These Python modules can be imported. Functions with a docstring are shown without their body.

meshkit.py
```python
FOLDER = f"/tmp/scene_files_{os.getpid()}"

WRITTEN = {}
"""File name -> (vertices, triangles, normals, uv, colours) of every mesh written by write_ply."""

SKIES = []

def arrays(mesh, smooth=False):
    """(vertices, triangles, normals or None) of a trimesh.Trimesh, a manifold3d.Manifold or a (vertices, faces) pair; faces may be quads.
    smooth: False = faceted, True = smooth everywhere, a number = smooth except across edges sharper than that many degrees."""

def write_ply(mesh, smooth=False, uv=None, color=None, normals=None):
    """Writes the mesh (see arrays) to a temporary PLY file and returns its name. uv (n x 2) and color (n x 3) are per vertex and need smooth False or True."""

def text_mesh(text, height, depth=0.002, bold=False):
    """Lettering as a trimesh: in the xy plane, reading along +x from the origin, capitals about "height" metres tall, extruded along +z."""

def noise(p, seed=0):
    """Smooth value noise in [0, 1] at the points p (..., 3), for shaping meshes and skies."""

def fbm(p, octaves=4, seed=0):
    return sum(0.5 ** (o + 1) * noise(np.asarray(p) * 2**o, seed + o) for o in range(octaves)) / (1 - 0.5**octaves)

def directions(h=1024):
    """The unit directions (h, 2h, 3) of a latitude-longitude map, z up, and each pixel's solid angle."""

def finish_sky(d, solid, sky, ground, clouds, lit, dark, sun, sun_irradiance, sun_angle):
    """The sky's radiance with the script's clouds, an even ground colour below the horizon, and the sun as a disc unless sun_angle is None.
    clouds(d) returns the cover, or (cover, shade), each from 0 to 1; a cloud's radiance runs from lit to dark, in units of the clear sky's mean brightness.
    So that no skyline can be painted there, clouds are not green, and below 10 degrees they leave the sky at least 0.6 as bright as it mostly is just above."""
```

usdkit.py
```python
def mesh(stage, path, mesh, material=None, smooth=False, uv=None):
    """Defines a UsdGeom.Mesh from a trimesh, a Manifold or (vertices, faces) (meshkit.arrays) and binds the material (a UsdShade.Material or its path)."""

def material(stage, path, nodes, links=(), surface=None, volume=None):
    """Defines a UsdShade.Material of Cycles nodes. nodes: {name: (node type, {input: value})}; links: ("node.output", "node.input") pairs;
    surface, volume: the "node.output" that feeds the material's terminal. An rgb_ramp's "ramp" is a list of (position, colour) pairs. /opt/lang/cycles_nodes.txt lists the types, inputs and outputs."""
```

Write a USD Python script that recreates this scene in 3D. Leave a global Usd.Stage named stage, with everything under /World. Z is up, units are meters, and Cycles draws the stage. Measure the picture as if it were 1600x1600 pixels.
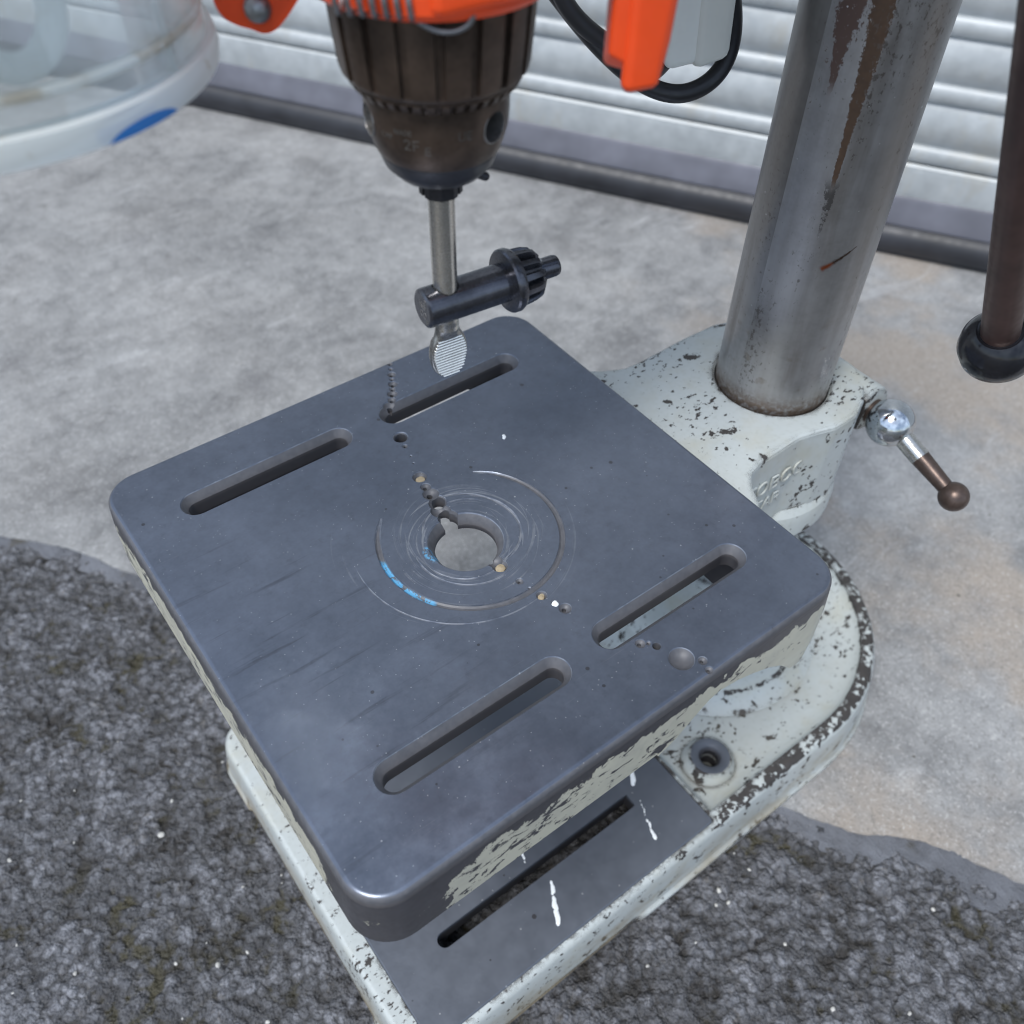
import math, numpy as np, trimesh, manifold3d, usdkit, meshkit
from manifold3d import Manifold, CrossSection
from scipy.spatial import cKDTree
from shapely.geometry import Polygon
from pxr import Usd, UsdGeom, UsdLux, UsdShade, Gf, Sdf, Vt

PI = math.pi
S = 0.114            # half the side of the drilling table in metres; shapes below are measured in this unit
GZ = -2.25           # the ground in those units, the table top being 0
stage = Usd.Stage.CreateInMemory()
UsdGeom.SetStageUpAxis(stage, UsdGeom.Tokens.z)
UsdGeom.SetStageMetersPerUnit(stage, 1.0)
world = UsdGeom.Xform.Define(stage, '/World')
stage.SetDefaultPrim(world.GetPrim())
UsdGeom.Scope.Define(stage, '/World/Looks')


def W(v):
    return np.asarray(v, float) * S + np.array([0, 0, -GZ * S])


# ------------------------------------------------------------------ camera
CAM = W([-1.23573, -1.91173, 2.60680])
YAW, PITCH, ROLL = 0.658573, 0.833568, 0.0216551
fw = np.array([math.sin(YAW) * math.cos(PITCH), math.cos(YAW) * math.cos(PITCH), -math.sin(PITCH)])
r0 = np.array([math.cos(YAW), -math.sin(YAW), 0.0])
u0 = np.cross(r0, fw)
rt, up = math.cos(ROLL) * r0 + math.sin(ROLL) * u0, -math.sin(ROLL) * r0 + math.cos(ROLL) * u0
cam = UsdGeom.Camera.Define(stage, '/World/camera')
cam.AddTransformOp().Set(Gf.Matrix4d(*rt, 0, *up, 0, *(-fw), 0, *CAM, 1))
cam.CreateFocalLengthAttr(24.0)
cam.CreateHorizontalApertureAttr(24.0 * 1600 / 1456.78)
cam.CreateVerticalApertureAttr(24.0 * 1600 / 1456.78)
cam.CreateFStopAttr(24.0 / 3.0)
cam.CreateFocusDistanceAttr(0.375)
cam.CreateClippingRangeAttr(Gf.Vec2f(0.01, 500))
EXPOSURE = 1.08
cam.CreateExposureAttr(EXPOSURE)

# ------------------------------------------------------------------ sky and sun (overcast, open shade)
SUN_AZ, SUN_EL = math.radians(200), math.radians(58)      # azimuth measured from +x towards +y: behind the camera, to its left
sd = np.array([math.cos(SUN_AZ) * math.cos(SUN_EL), math.sin(SUN_AZ) * math.cos(SUN_EL), math.sin(SUN_EL)])
skymat = usdkit.material(stage, '/World/Looks/sky_look', {
    'sky': ('sky_texture', {'sky_type': 'single_scattering', 'sun_disc': False, 'sun_elevation': SUN_EL, 'sun_rotation': math.atan2(sd[0], sd[1])}),
    'soft': ('hsv', {'saturation': 1.0, 'value': 1.0, 'fac': 1.0}),
    'tc': ('texture_coordinate', {}),
    'cl': ('noise_texture', {'scale': 2.2, 'detail': 5.0, 'roughness': 0.55}),
    'cr': ('map_range', {'from_min': 0.38, 'from_max': 0.66, 'to_min': 0.0, 'to_max': 0.85, 'clamp': True}),
    'mx': ('mix_color', {'b': (8.9, 10.7, 13.5), 'use_clamp': False}),
    'bg': ('background_shader', {'strength': 0.058}),
}, [('sky.color', 'soft.color'), ('tc.generated', 'cl.vector'), ('cl.fac', 'cr.value'), ('cr.result', 'mx.fac'), ('soft.color', 'mx.a'), ('mx.result', 'bg.color')], surface='bg.background')
dome = UsdLux.DomeLight.Define(stage, '/World/sky')
UsdShade.MaterialBindingAPI.Apply(dome.GetPrim()).Bind(skymat)
for k, v in (('label', 'pale overcast daylight sky over the yard'), ('category', 'sky'), ('kind', 'structure')):
    dome.GetPrim().SetCustomDataByKey(k, v)
sun = UsdLux.DistantLight.Define(stage, '/World/sun')
sun.CreateIntensityAttr(0.40)
sun.CreateAngleAttr(20.0)
sun.CreateColorAttr(Gf.Vec3f(1.0, 0.985, 0.96))
sun.GetPrim().CreateAttribute('inputs:normalize', Sdf.ValueTypeNames.Bool).Set(True)
sx_ = np.cross([0, 0, 1], sd); sx_ /= np.linalg.norm(sx_)
sy_ = np.cross(sd, sx_)
sun.AddTransformOp().Set(Gf.Matrix4d(*sx_, 0, *sy_, 0, *sd, 0, 0, 0, 5, 1))


# ------------------------------------------------------------------ material graphs
class R(str):
    pass


class G:
    def __init__(s, name):
        s.name, s.nodes, s.links, s.k = name, {}, [], 0

    def n(s, kind, out, **inp):
        nm = f'n{s.k}'; s.k += 1
        vals = {}
        for k, v in inp.items():
            if isinstance(v, R): s.links.append((str(v), f'{nm}.{k}'))
            else: vals[k] = v
        s.nodes[nm] = (kind, vals)
        return R(f'{nm}.{out}')

    def also(s, ref, out): return R(ref.split('.')[0] + '.' + out)
    def pos(s):            # position in table half-sides, table top centre at the origin
        if not hasattr(s, '_p'):
            g = s.n('geometry', 'position')
            s._p = s.n('mapping', 'vector', mapping_type='point', vector=g, location=(0, 0, GZ), scale=(1 / S,) * 3)
        return s._p
    def map(s, v, loc=(0, 0, 0), rot=(0, 0, 0), sc=(1, 1, 1)): return s.n('mapping', 'vector', mapping_type='point', vector=v, location=loc, rotation=rot, scale=sc)
    def noise(s, v, scale, detail=3.0, rough=0.55, dist=0.0): return s.n('noise_texture', 'fac', vector=v, scale=float(scale), detail=float(detail), roughness=float(rough), distortion=float(dist))
    def m(s, op, a, b=0.0, c=0.0): return s.n('math', 'value', math_type=op, value1=a, value2=b, value3=c)
    def add(s, a, b): return s.m('add', a, b)
    def mul(s, a, b): return s.m('multiply', a, b)
    def mx_(s, a, b): return s.m('maximum', a, b)
    def ss(s, v, a, b, lo=0.0, hi=1.0): return s.n('map_range', 'result', range_type='smoothstep', value=v, from_min=a, from_max=b, to_min=lo, to_max=hi, clamp=True)
    def lin(s, v, a, b, lo=0.0, hi=1.0): return s.n('map_range', 'result', range_type='linear', value=v, from_min=a, from_max=b, to_min=lo, to_max=hi, clamp=True)
    def mix(s, f, a, b): return s.n('mix_color', 'result', fac=f, a=a, b=b)
    def xyz(s, v):
        x = s.n('separate_xyz', 'x', vector=v)
        return x, s.also(x, 'y'), s.also(x, 'z')
    def box(s, q, c, hw, soft):      # 1 inside an axis-aligned ellipse-like blob
        x, y, z = s.xyz(s.map(q, loc=tuple(-ci / h for ci, h in zip(c, hw)), sc=tuple(1 / h for h in hw)))
        d = s.m('sqrt', s.add(s.add(s.mul(x, x), s.mul(y, y)), s.mul(z, z)))
        return s.ss(d, 1 + soft, 1 - soft)
    def bump(s, h, strength=0.3, dist=0.0005, normal=None):
        kw = {} if normal is None else {'normal': normal}
        return s.n('bump', 'normal', height=h, strength=strength, distance=dist, **kw)
    def edge(s, radius, samples=6):   # 1 at sharp edges: where the rounded normal leaves the true one
        g = s.n('geometry', 'normal')
        b = s.n('bevel', 'bevel', samples=samples, radius=radius * S)
        x, y, z = s.xyz(s.n('mix_color', 'result', blend_type='multiply', fac=1.0, a=g, b=b, use_clamp=False))
        return s.ss(s.add(s.add(x, y), z), 0.995, 0.80)
    def done(s, **kw):
        p = s.n('principled_bsdf', 'BSDF', **kw)
        return s.fin(p)
    def fin(s, surf):
        return usdkit.material(stage, '/World/Looks/' + s.name, s.nodes, s.links, surface=str(surf))


def simple(name, col, rough=0.5, metal=0.0, var=0.12, scale=14, bump=0.15, coat=0.0):
    g = G(name); q = g.pos()
    n = g.noise(q, scale, 5)
    f = g.lin(n, 0.3, 0.7, 1 - var, 1 + var)
    c = g.n('mix_color', 'result', blend_type='multiply', fac=1.0, a=tuple(col), b=g.n('combine_color', 'color', r=f, g=f, b=f), use_clamp=False)
    n2 = g.noise(q, scale * 6, 3)
    r = g.lin(n2, 0.25, 0.75, max(0.02, rough - 0.08), rough + 0.08)
    return g.done(base_color=c, roughness=r, metallic=metal, coat_weight=coat, normal=g.bump(n2, bump, 0.0002))


def specks(g, q, scale, thr=0.10):
    v = g.n('voronoi_texture', 'distance', vector=q, scale=float(scale))
    c = g.also(v, 'color')
    x, y, z = g.xyz(c)
    size = g.mul(g.ss(x, 0.72, 1.0), thr)
    return g.m('less_than', v, size)


def paint_nodes(g, q, thr=0.60, edge=0.035, edge_gain=0.30, scale=7.0, rim=0.0):
    e = g.edge(edge, 4) if edge_gain else 0.0
    n = g.noise(q, scale, 7, 0.62, 0.3)
    big = g.noise(g.map(q, loc=(3.1, 1.7, .4)), 1.6, 2)
    f = g.add(g.add(n, g.mul(g.add(big, -0.5), 0.22)), g.mul(e, edge_gain))
    if rim:
        fr = g.noise(g.map(q, loc=(1, 9, 2)), 26, 6, 0.66)
        rz = g.mul(g.ss(g.xyz(q)[2], -1.922, -1.906), g.ss(g.xyz(q)[2], -1.88, -1.89))
        f = g.n('mix_float', 'result', fac=g.mul(rz, 0.62), a=f, b=fr)
    if rim:      # the raised rim of the base, rubbed bare by handling, and small flecks on upward faces
        f = g.add(f, g.mul(g.ss(g.xyz(q)[2], -1.922, -1.906), g.mul(g.ss(g.xyz(q)[2], -1.88, -1.89), g.lin(g.xyz(q)[0], 0.2, 1.3, 0.25 * rim, rim))))
        f2 = g.noise(g.map(q, rot=(0, 0, .5), sc=(24, 40, 30), loc=(3, 1, 2)), 1.0, 4, 0.6)
        cl = g.noise(g.map(q, loc=(7, 3, 1)), 2.1, 2)
        f = g.mx_(f, g.mul(g.ss(g.add(f2, g.mul(g.add(cl, -0.5), 0.46)), 0.635, 0.645), 1.0))
    chip = g.ss(f, thr, thr + 0.012)
    soft = g.ss(f, thr - 0.05, thr + 0.005)
    st = g.noise(q, 3.0, 6, 0.6)
    warm = g.ss(st, 0.50, 0.72)
    col = g.mix(warm, (0.445, 0.475, 0.465), (0.42, 0.425, 0.375))
    fine = g.noise(q, 40, 4)
    col = g.mix(g.ss(fine, 0.45, 0.85, 0, 0.35), col, (0.31, 0.33, 0.295))
    dark = g.mix(g.noise(q, 18, 3), (0.035, 0.033, 0.033), (0.085, 0.075, 0.068))
    col2 = g.mix(chip, col, dark)
    h = g.add(g.mul(g.m('subtract', 1.0, chip), 1.0), g.mul(g.noise(q, 22, 3), 0.9))
    return col2, chip, h


def mat_paint(name, **kw):
    g = G(name); q = g.pos()
    col, chip, h = paint_nodes(g, q, **kw)
    # rusty dirt low on the castings, near the ground
    x, y, z = g.xyz(q)
    low = g.mul(g.ss(z, -1.93, -2.10), g.ss(g.noise(g.map(q, sc=(2.5, 2.5, 5)), 1.6, 6, 0.62), 0.36, 0.62))
    col = g.mix(g.mul(low, 0.62), col, (0.30, 0.25, 0.165))
    return g.done(base_color=col, roughness=g.lin(chip, 0, 1, 0.33, 0.55), metallic=g.mul(chip, 0.35), normal=g.bump(h, 0.35, 0.0004))


def mat_table():
    g = G('worn_table_iron'); q = g.pos(); x, y, z = g.xyz(q)
    n1 = g.noise(q, 1.3, 5, 0.6); n2 = g.noise(q, 6.5, 6, 0.65); n3 = g.noise(q, 60, 3)
    grind = g.noise(g.map(q, rot=(0, 0, 0.45), sc=(3, 120, 4)), 1.0, 4, 0.7)
    grind2 = g.noise(g.map(q, rot=(0, 0, -0.7), sc=(2.2, 95, 4)), 1.0, 4, 0.7)
    val = g.add(g.mul(g.add(n1, -0.5), 0.5), g.mul(g.add(n2, -0.5), 0.3))
    metal = g.mix(g.lin(val, -0.3, 0.3), (0.070, 0.083, 0.110), (0.190, 0.216, 0.272))
    hair = g.mx_(g.ss(grind, 0.66, 0.74), g.ss(grind2, 0.67, 0.75))
    metal = g.mix(g.mul(hair, 0.40), metal, (0.27, 0.28, 0.31))
    metal = g.mix(g.mul(g.ss(g.noise(g.map(q, loc=(8, 1, 2)), 22, 6, 0.78), 0.52, 0.72), 0.30), metal, (0.055, 0.058, 0.066))
    # ring shaped scratches turned into the top round the hole
    def rings(cx, cy, rin, rout, freq, thr, seed):
        d = g.map(q, loc=(-cx, -cy, seed))
        dx, dy, _ = g.xyz(d)
        r = g.m('sqrt', g.add(g.mul(dx, dx), g.mul(dy, dy)))
        a = g.m('arctan2', dy, dx)
        rr = g.n('combine_xyz', 'vector', x=g.mul(r, freq), y=g.mul(a, 0.55), z=seed)
        w = g.noise(rr, 1.0, 2, 0.6)
        band = g.mul(g.ss(r, rin - 0.02, rin + 0.02), g.ss(r, rout + 0.04, rout - 0.05))
        return g.mul(g.ss(w, thr, thr + 0.09), band)
    rg = g.mx_(rings(-0.01, -0.05, 0.11, 0.30, 75, 0.56, 1.0), rings(0.03, -0.01, 0.12, 0.27, 95, 0.58, 7.0))
    rg = g.mx_(rg, g.mul(rings(-0.02, 0.0, 0.38, 0.47, 60, 0.63, 3.0), 0.8))
    top = g.ss(z, -0.02, -0.002)
    rg = g.mul(rg, top)
    metal = g.mix(g.mul(g.mul(rg, g.lin(n2, 0.35, 0.6)), 0.50), metal, (0.36, 0.37, 0.39))
    # long scuffs
    sc = g.noise(g.map(q, rot=(0, 0, -1.05), sc=(1.6, 26, 1)), 1.0, 4, 0.6)
    region = g.box(q, (-0.72, -0.25, 0), (0.45, 0.75, 1), 0.5)
    scuff = g.mul(g.mul(g.ss(sc, 0.57, 0.66), region), top)
    metal = g.mix(g.mul(scuff, 0.55), metal, (0.06, 0.065, 0.08))
    # bluish sky sheen painted into the colour towards the operator's corner
    sky_sheen = g.mul(g.box(q, (-0.85, -0.72, 0), (0.5, 0.5, 1), 0.6), g.ss(g.noise(q, 7, 6, 0.7), 0.45, 0.75))
    metal = g.mix(g.mul(sky_sheen, 0.28), metal, (0.33, 0.37, 0.45))
    sp = g.mx_(specks(g, q, 26, 0.085), specks(g, q, 75, 0.15))
    sp = g.mul(sp, top)
    metal = g.mix(g.mul(sp, 0.8), metal, (0.55, 0.56, 0.58))
    pits = specks(g, g.map(q, loc=(5, 3, 0)), 13, 0.11)
    metal = g.mix(g.mul(g.mul(pits, top), 0.7), metal, (0.045, 0.04, 0.04))
    # recess shade painted dark into the drill bites so they read as hollows
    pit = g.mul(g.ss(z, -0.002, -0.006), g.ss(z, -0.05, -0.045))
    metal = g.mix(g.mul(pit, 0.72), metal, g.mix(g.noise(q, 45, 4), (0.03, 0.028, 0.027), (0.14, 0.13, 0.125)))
    inx = g.mul(g.ss(g.m('absolute', x), 0.955, 0.945), g.ss(g.m('absolute', y), 0.955, 0.945))
    rimb = g.mul(g.mul(g.mul(inx, g.ss(z, -0.0004, -0.0012)), g.ss(z, -0.0045, -0.0025)), g.ss(g.noise(q, 20, 4), 0.40, 0.58))
    metal = g.mix(g.mul(rimb, 0.38), metal, (0.40, 0.41, 0.43))
    # blue marking paint left in the turned groove and on the hole's rim
    b = g.mx_(g.box(q, (-0.318, -0.05, 0), (0.034, 0.10, 1), 0.15), g.box(q, (-0.285, -0.155, 0), (0.05, 0.085, 1), 0.15))
    b = g.mul(b, g.ss(z, -0.0035, -0.0075))
    b = g.mx_(b, g.mul(g.box(q, (-0.150, -0.035, 0), (0.022, 0.04, 1), 0.25), g.ss(n2, 0.42, 0.5)))
    b = g.mul(b, g.ss(g.noise(q, 34, 5, 0.7), 0.42, 0.49))
    metal = g.mix(g.mul(b, 0.92), metal, g.mix(g.noise(q, 60, 3), (0.05, 0.22, 0.42), (0.12, 0.40, 0.62)))
    # brownish bare sides
    side = g.ss(z, -0.018, -0.055)
    metal = g.mix(g.mul(side, 0.75), metal, (0.075, 0.066, 0.064))
    # cream paint left on the sides of the casting
    ps = g.noise(g.map(q, sc=(1, 1, 0.75)), 11, 7, 0.68, 0.4)
    pb = g.noise(g.map(q, loc=(2, 5, 1)), 2.3, 2)
    near = g.box(q, (-0.98, -0.98, -0.2), (0.24, 0.24, 0.5), 0.35)    # worn bare at the operator's corner
    f = g.add(g.add(ps, g.mul(g.add(pb, -0.5), 0.26)), g.lin(z, -0.022, -0.125, -0.34, 0.15))
    fl = g.noise(g.map(q, rot=(0, 0.4, 0), sc=(13, 13, 24)), 1.0, 6, 0.72, 0.5)
    fg = g.noise(g.map(q, loc=(5, 5, 5)), 3.0, 3)
    f = g.add(f, g.mul(g.ss(g.add(fl, g.mul(g.add(fg, -0.5), 0.35)), 0.575, 0.59), -0.4))
    f = g.add(f, g.mul(near, -0.30))
    under = g.ss(x, 1.1, 0.9)
    pm = g.mul(g.ss(f, 0.50, 0.512), g.mx_(g.ss(g.m('absolute', x), 0.93, 0.96), g.ss(g.m('absolute', y), 0.93, 0.96)))
    pcol = g.mix(g.ss(g.noise(q, 5, 5), 0.4, 0.7), (0.50, 0.485, 0.39), (0.42, 0.41, 0.34))
    col = g.mix(pm, metal, pcol)
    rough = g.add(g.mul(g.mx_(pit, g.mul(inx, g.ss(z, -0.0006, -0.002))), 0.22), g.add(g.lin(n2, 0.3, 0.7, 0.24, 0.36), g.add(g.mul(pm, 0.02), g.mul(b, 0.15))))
    h = g.add(g.add(g.mul(rg, -0.7), g.mul(pm, 1.0)), g.add(g.mul(n3, 0.25), g.mul(grind, 0.10)))
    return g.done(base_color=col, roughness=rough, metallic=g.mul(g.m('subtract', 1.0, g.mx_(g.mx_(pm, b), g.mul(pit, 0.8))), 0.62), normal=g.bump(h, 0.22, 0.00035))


def mat_plate():
    g = G('machined_base_iron'); q = g.pos()
    n1 = g.noise(q, 1.7, 5, 0.6); n2 = g.noise(q, 9, 6, 0.65)
    val = g.add(g.mul(g.add(n1, -0.5), 0.6), g.mul(g.add(n2, -0.5), 0.4))
    metal = g.mix(g.lin(val, -0.3, 0.3), (0.105, 0.115, 0.135), (0.17, 0.185, 0.215))
    pits = specks(g, q, 11, 0.13)
    metal = g.mix(g.mul(pits, 0.8), metal, (0.05, 0.045, 0.045))
    metal = g.mix(g.mul(specks(g, g.map(q, loc=(2, 2, 1)), 30, 0.12), 0.6), metal, (0.5, 0.5, 0.5))
    x, y, z = g.xyz(q)
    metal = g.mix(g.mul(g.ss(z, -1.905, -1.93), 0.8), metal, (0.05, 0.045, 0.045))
    return g.done(base_color=metal, roughness=g.lin(n2, 0.3, 0.7, 0.38, 0.5), metallic=0.55, normal=g.bump(g.noise(q, 70, 3), 0.12, 0.0003))


XC, RC = 1.7186, 0.2516
def mat_column():
    g = G('rusty_column_steel'); q = g.pos()
    d = g.map(q, loc=(-XC, 0, 0)); dx, dy, z = g.xyz(d)
    a = g.m('arctan2', dy, dx)                # radians; the camera sees about -180..-60 degrees
    cyl = g.n('combine_xyz', 'vector', x=g.mul(a, RC), y=z, z=0.0)
    long = g.noise(g.map(cyl, sc=(16, 1.2, 1)), 1.0, 5, 0.6)
    blot = g.noise(cyl, 3.2, 6, 0.6)
    fine = g.noise(cyl, 45, 4)
    v = g.add(g.mul(g.add(long, -0.5), 0.8), g.mul(g.add(blot, -0.5), 0.7))
    col = g.mix(g.lin(v, -0.35, 0.35), (0.23, 0.22, 0.21), (0.41, 0.405, 0.405))
    # brown staining running down from the head
    tan = g.mul(g.ss(g.noise(g.map(cyl, sc=(9, 1.3, 1), loc=(1, 2, 0)), 1.0, 5), 0.50, 0.72), 0.45)
    col = g.mix(tan, col, (0.13, 0.108, 0.086))
    olive = g.mul(g.ss(a, math.radians(-128), math.radians(-95)), g.ss(z, 0.25, 1.1, 0.0, 0.55))
    col = g.mix(olive, col, (0.115, 0.100, 0.085))
    def streak(ang, wid, z0, z1, grow, thr, seed, sc=26):
        c = math.radians(ang)
        da = g.m('absolute', g.add(a, -c))
        wv = g.mul(g.lin(z, z0, z1, 0.15, 1.0), math.radians(wid))
        inside = g.m('subtract', 1.0, g.m('divide', da, wv))
        nn = g.add(g.mul(g.noise(g.map(cyl, loc=(seed, seed, 0), sc=(1.0, 0.4, 1)), sc * 0.35, 4, 0.6), 0.45), g.mul(g.noise(g.map(cyl, loc=(seed, 0, 0), sc=(1.0, 0.75, 1)), sc * 2.2, 6, 0.75), 0.62))
        f = g.add(g.mul(g.m('minimum', inside, 0.7), 0.50), nn)
        return g.mul(g.ss(f, thr, thr + 0.05), g.ss(z, z0 - 0.02, z0 + 0.06))
    rust = streak(-142, 13.0, 0.93, 1.62, 1, 0.70, 1.0, 30)
    patch = streak(-164, 22, 1.26, 1.58, 1, 0.76, 4.0, 24)
    spots = streak(-176, 20, 0.75, 1.7, 1, 0.945, 8.0, 30)
    spots2 = streak(-142, 13, 0.76, 1.0, 1, 0.84, 3.0, 24)
    col = g.mix(patch, col, (0.085, 0.05, 0.038))
    col = g.mix(rust, col, g.mix(fine, (0.040, 0.022, 0.013), (0.095, 0.052, 0.026)))
    col = g.mix(spots, col, (0.09, 0.055, 0.04))
    col = g.mix(g.mul(g.mul(spots2, g.ss(z, 1.0, 0.93)), 0.8), col, (0.07, 0.065, 0.06))
    pitn = g.noise(g.map(cyl, sc=(1, 0.6, 1), loc=(4, 4, 4)), 55, 5, 0.7)
    band = g.noise(g.map(cyl, sc=(4.5, 0.9, 1), loc=(2, 8, 0)), 1.0, 3)
    pt = g.ss(g.add(pitn, g.mul(g.add(band, -0.5), 0.55)), 0.60, 0.68)
    col = g.mix(g.mul(pt, 0.65), col, (0.085, 0.068, 0.055))
    # slanting gouge with fresh rust at its lower end
    al = g.m('subtract', a, math.radians(-130.8)); zl = g.add(z, -0.632)
    u = g.add(g.mul(al, RC * 0.79), g.mul(zl, 0.61)); w = g.m('absolute', g.add(g.mul(al, -0.61 * RC), g.mul(zl, 0.79)))
    w = g.add(w, g.mul(g.add(g.noise(cyl, 60, 3), -0.5), 0.012))
    go = g.mul(g.ss(w, g.lin(u, 0.0, 0.15, 0.019, 0.003), 0.0), g.mul(g.ss(u, -0.012, 0.0), g.ss(u, 0.155, 0.14)))
    col = g.mix(go, col, g.mix(g.ss(u, 0.03, 0.05), (0.24, 0.06, 0.022), (0.055, 0.03, 0.02)))
    ring = g.mul(g.ss(z, 0.02, -0.10), g.ss(fine, 0.25, 0.6))
    col = g.mix(g.mul(ring, 0.8), col, (0.11, 0.06, 0.03))
    foot = g.mul(g.ss(g.noise(cyl, 9, 5), 0.58, 0.70), g.ss(z, 0.55, 0.1))
    col = g.mix(g.mul(foot, 0.55), col, (0.17, 0.13, 0.09))
    col = g.mix(g.mul(specks(g, cyl, 26, 0.10), 0.7), col, (0.55, 0.55, 0.55))
    rr = g.mx_(g.mx_(rust, patch), spots)
    h = g.add(g.mul(rr, 0.6), g.add(g.mul(fine, 0.35), g.mul(long, 0.15)))
    return g.done(base_color=col, roughness=g.add(g.lin(blot, 0.3, 0.7, 0.26, 0.42), g.mul(rr, 0.3)), metallic=g.mul(g.m('subtract', 1.0, rr), 0.75), normal=g.bump(h, 0.25, 0.0003))


def mat_concrete():
    g = G('pale_concrete'); q = g.pos()
    n1 = g.noise(q, 0.42, 6, 0.62, 0.5); n2 = g.noise(g.map(q, loc=(4, 1, 2)), 1.5, 6, 0.66, 0.4); n3 = g.noise(q, 7, 6, 0.7); n4 = g.noise(q, 58, 4, 0.65)
    v = g.add(g.add(g.mul(g.add(n1, -0.5), 0.75), g.mul(g.add(n2, -0.5), 0.80)), g.mul(g.add(n3, -0.5), 0.8))
    c = g.mix(g.lin(v, -0.38, 0.38), (0.105, 0.107, 0.110), (0.385, 0.387, 0.385))
    x, y, z = g.xyz(q)
    tan = g.mul(g.ss(g.noise(g.map(q, loc=(1, 7, 3)), 0.9, 5, 0.6), 0.44, 0.66), g.ss(g.add(g.mul(x, 0.55), g.mul(y, -0.5)), 0.2, 1.7, 0.05, 0.95))
    c = g.mix(tan, c, (0.32, 0.28, 0.24))
    drk = g.ss(g.noise(g.map(q, loc=(9, 2, 0), sc=(1.3, 0.8, 1)), 1.1, 4, 0.6), 0.60, 0.75)
    c = g.mix(g.mul(drk, 0.55), c, (0.17, 0.17, 0.175))
    c = g.mix(g.mul(g.ss(n4, 0.54, 0.70), 0.45), c, (0.60, 0.59, 0.575))
    c = g.mix(g.mul(g.ss(n4, 0.46, 0.32), 0.6), c, (0.13, 0.12, 0.11))
    sw = g.noise(g.map(q, rot=(0, 0, 0.7), loc=(3, 0, 0), sc=(0.9, 4.5, 1)), 1.2, 6, 0.68, 0.6)
    c = g.mix(g.ss(sw, 0.58, 0.72, 0, 0.32), c, (0.52, 0.525, 0.53))
    c = g.mix(g.mul(specks(g, q, 5, 0.06), 0.7), c, (0.07, 0.065, 0.05))
    h = g.add(g.mul(n3, 1.0), g.mul(n4, 0.7))
    return g.done(base_color=c, roughness=0.78, specular_ior_level=0.35, normal=g.bump(h, 0.8, 0.0014))


def mat_strip():
    g = G('grey_cement_skim'); q = g.pos()
    n1 = g.noise(q, 3.2, 6, 0.66, 0.4); n3 = g.noise(g.map(q, rot=(0, 0, 1.0), sc=(1.0, 0.45, 1)), 17, 7, 0.74); n4 = g.noise(q, 75, 4, 0.7)
    c = g.mix(g.lin(g.add(g.mul(n1, 0.6), g.mul(n3, 0.4)), 0.3, 0.7), (0.060, 0.062, 0.070), (0.20, 0.21, 0.235))
    c = g.mix(g.mul(g.ss(g.noise(g.map(q, loc=(3, 3, 3)), 4, 5), 0.58, 0.7), 0.7), c, (0.065, 0.055, 0.035))
    return g.done(base_color=c, roughness=g.lin(n3, 0.3, 0.7, 0.42, 0.6), normal=g.bump(g.add(n3, g.mul(n4, 0.5)), 1.0, 0.0022))


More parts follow.
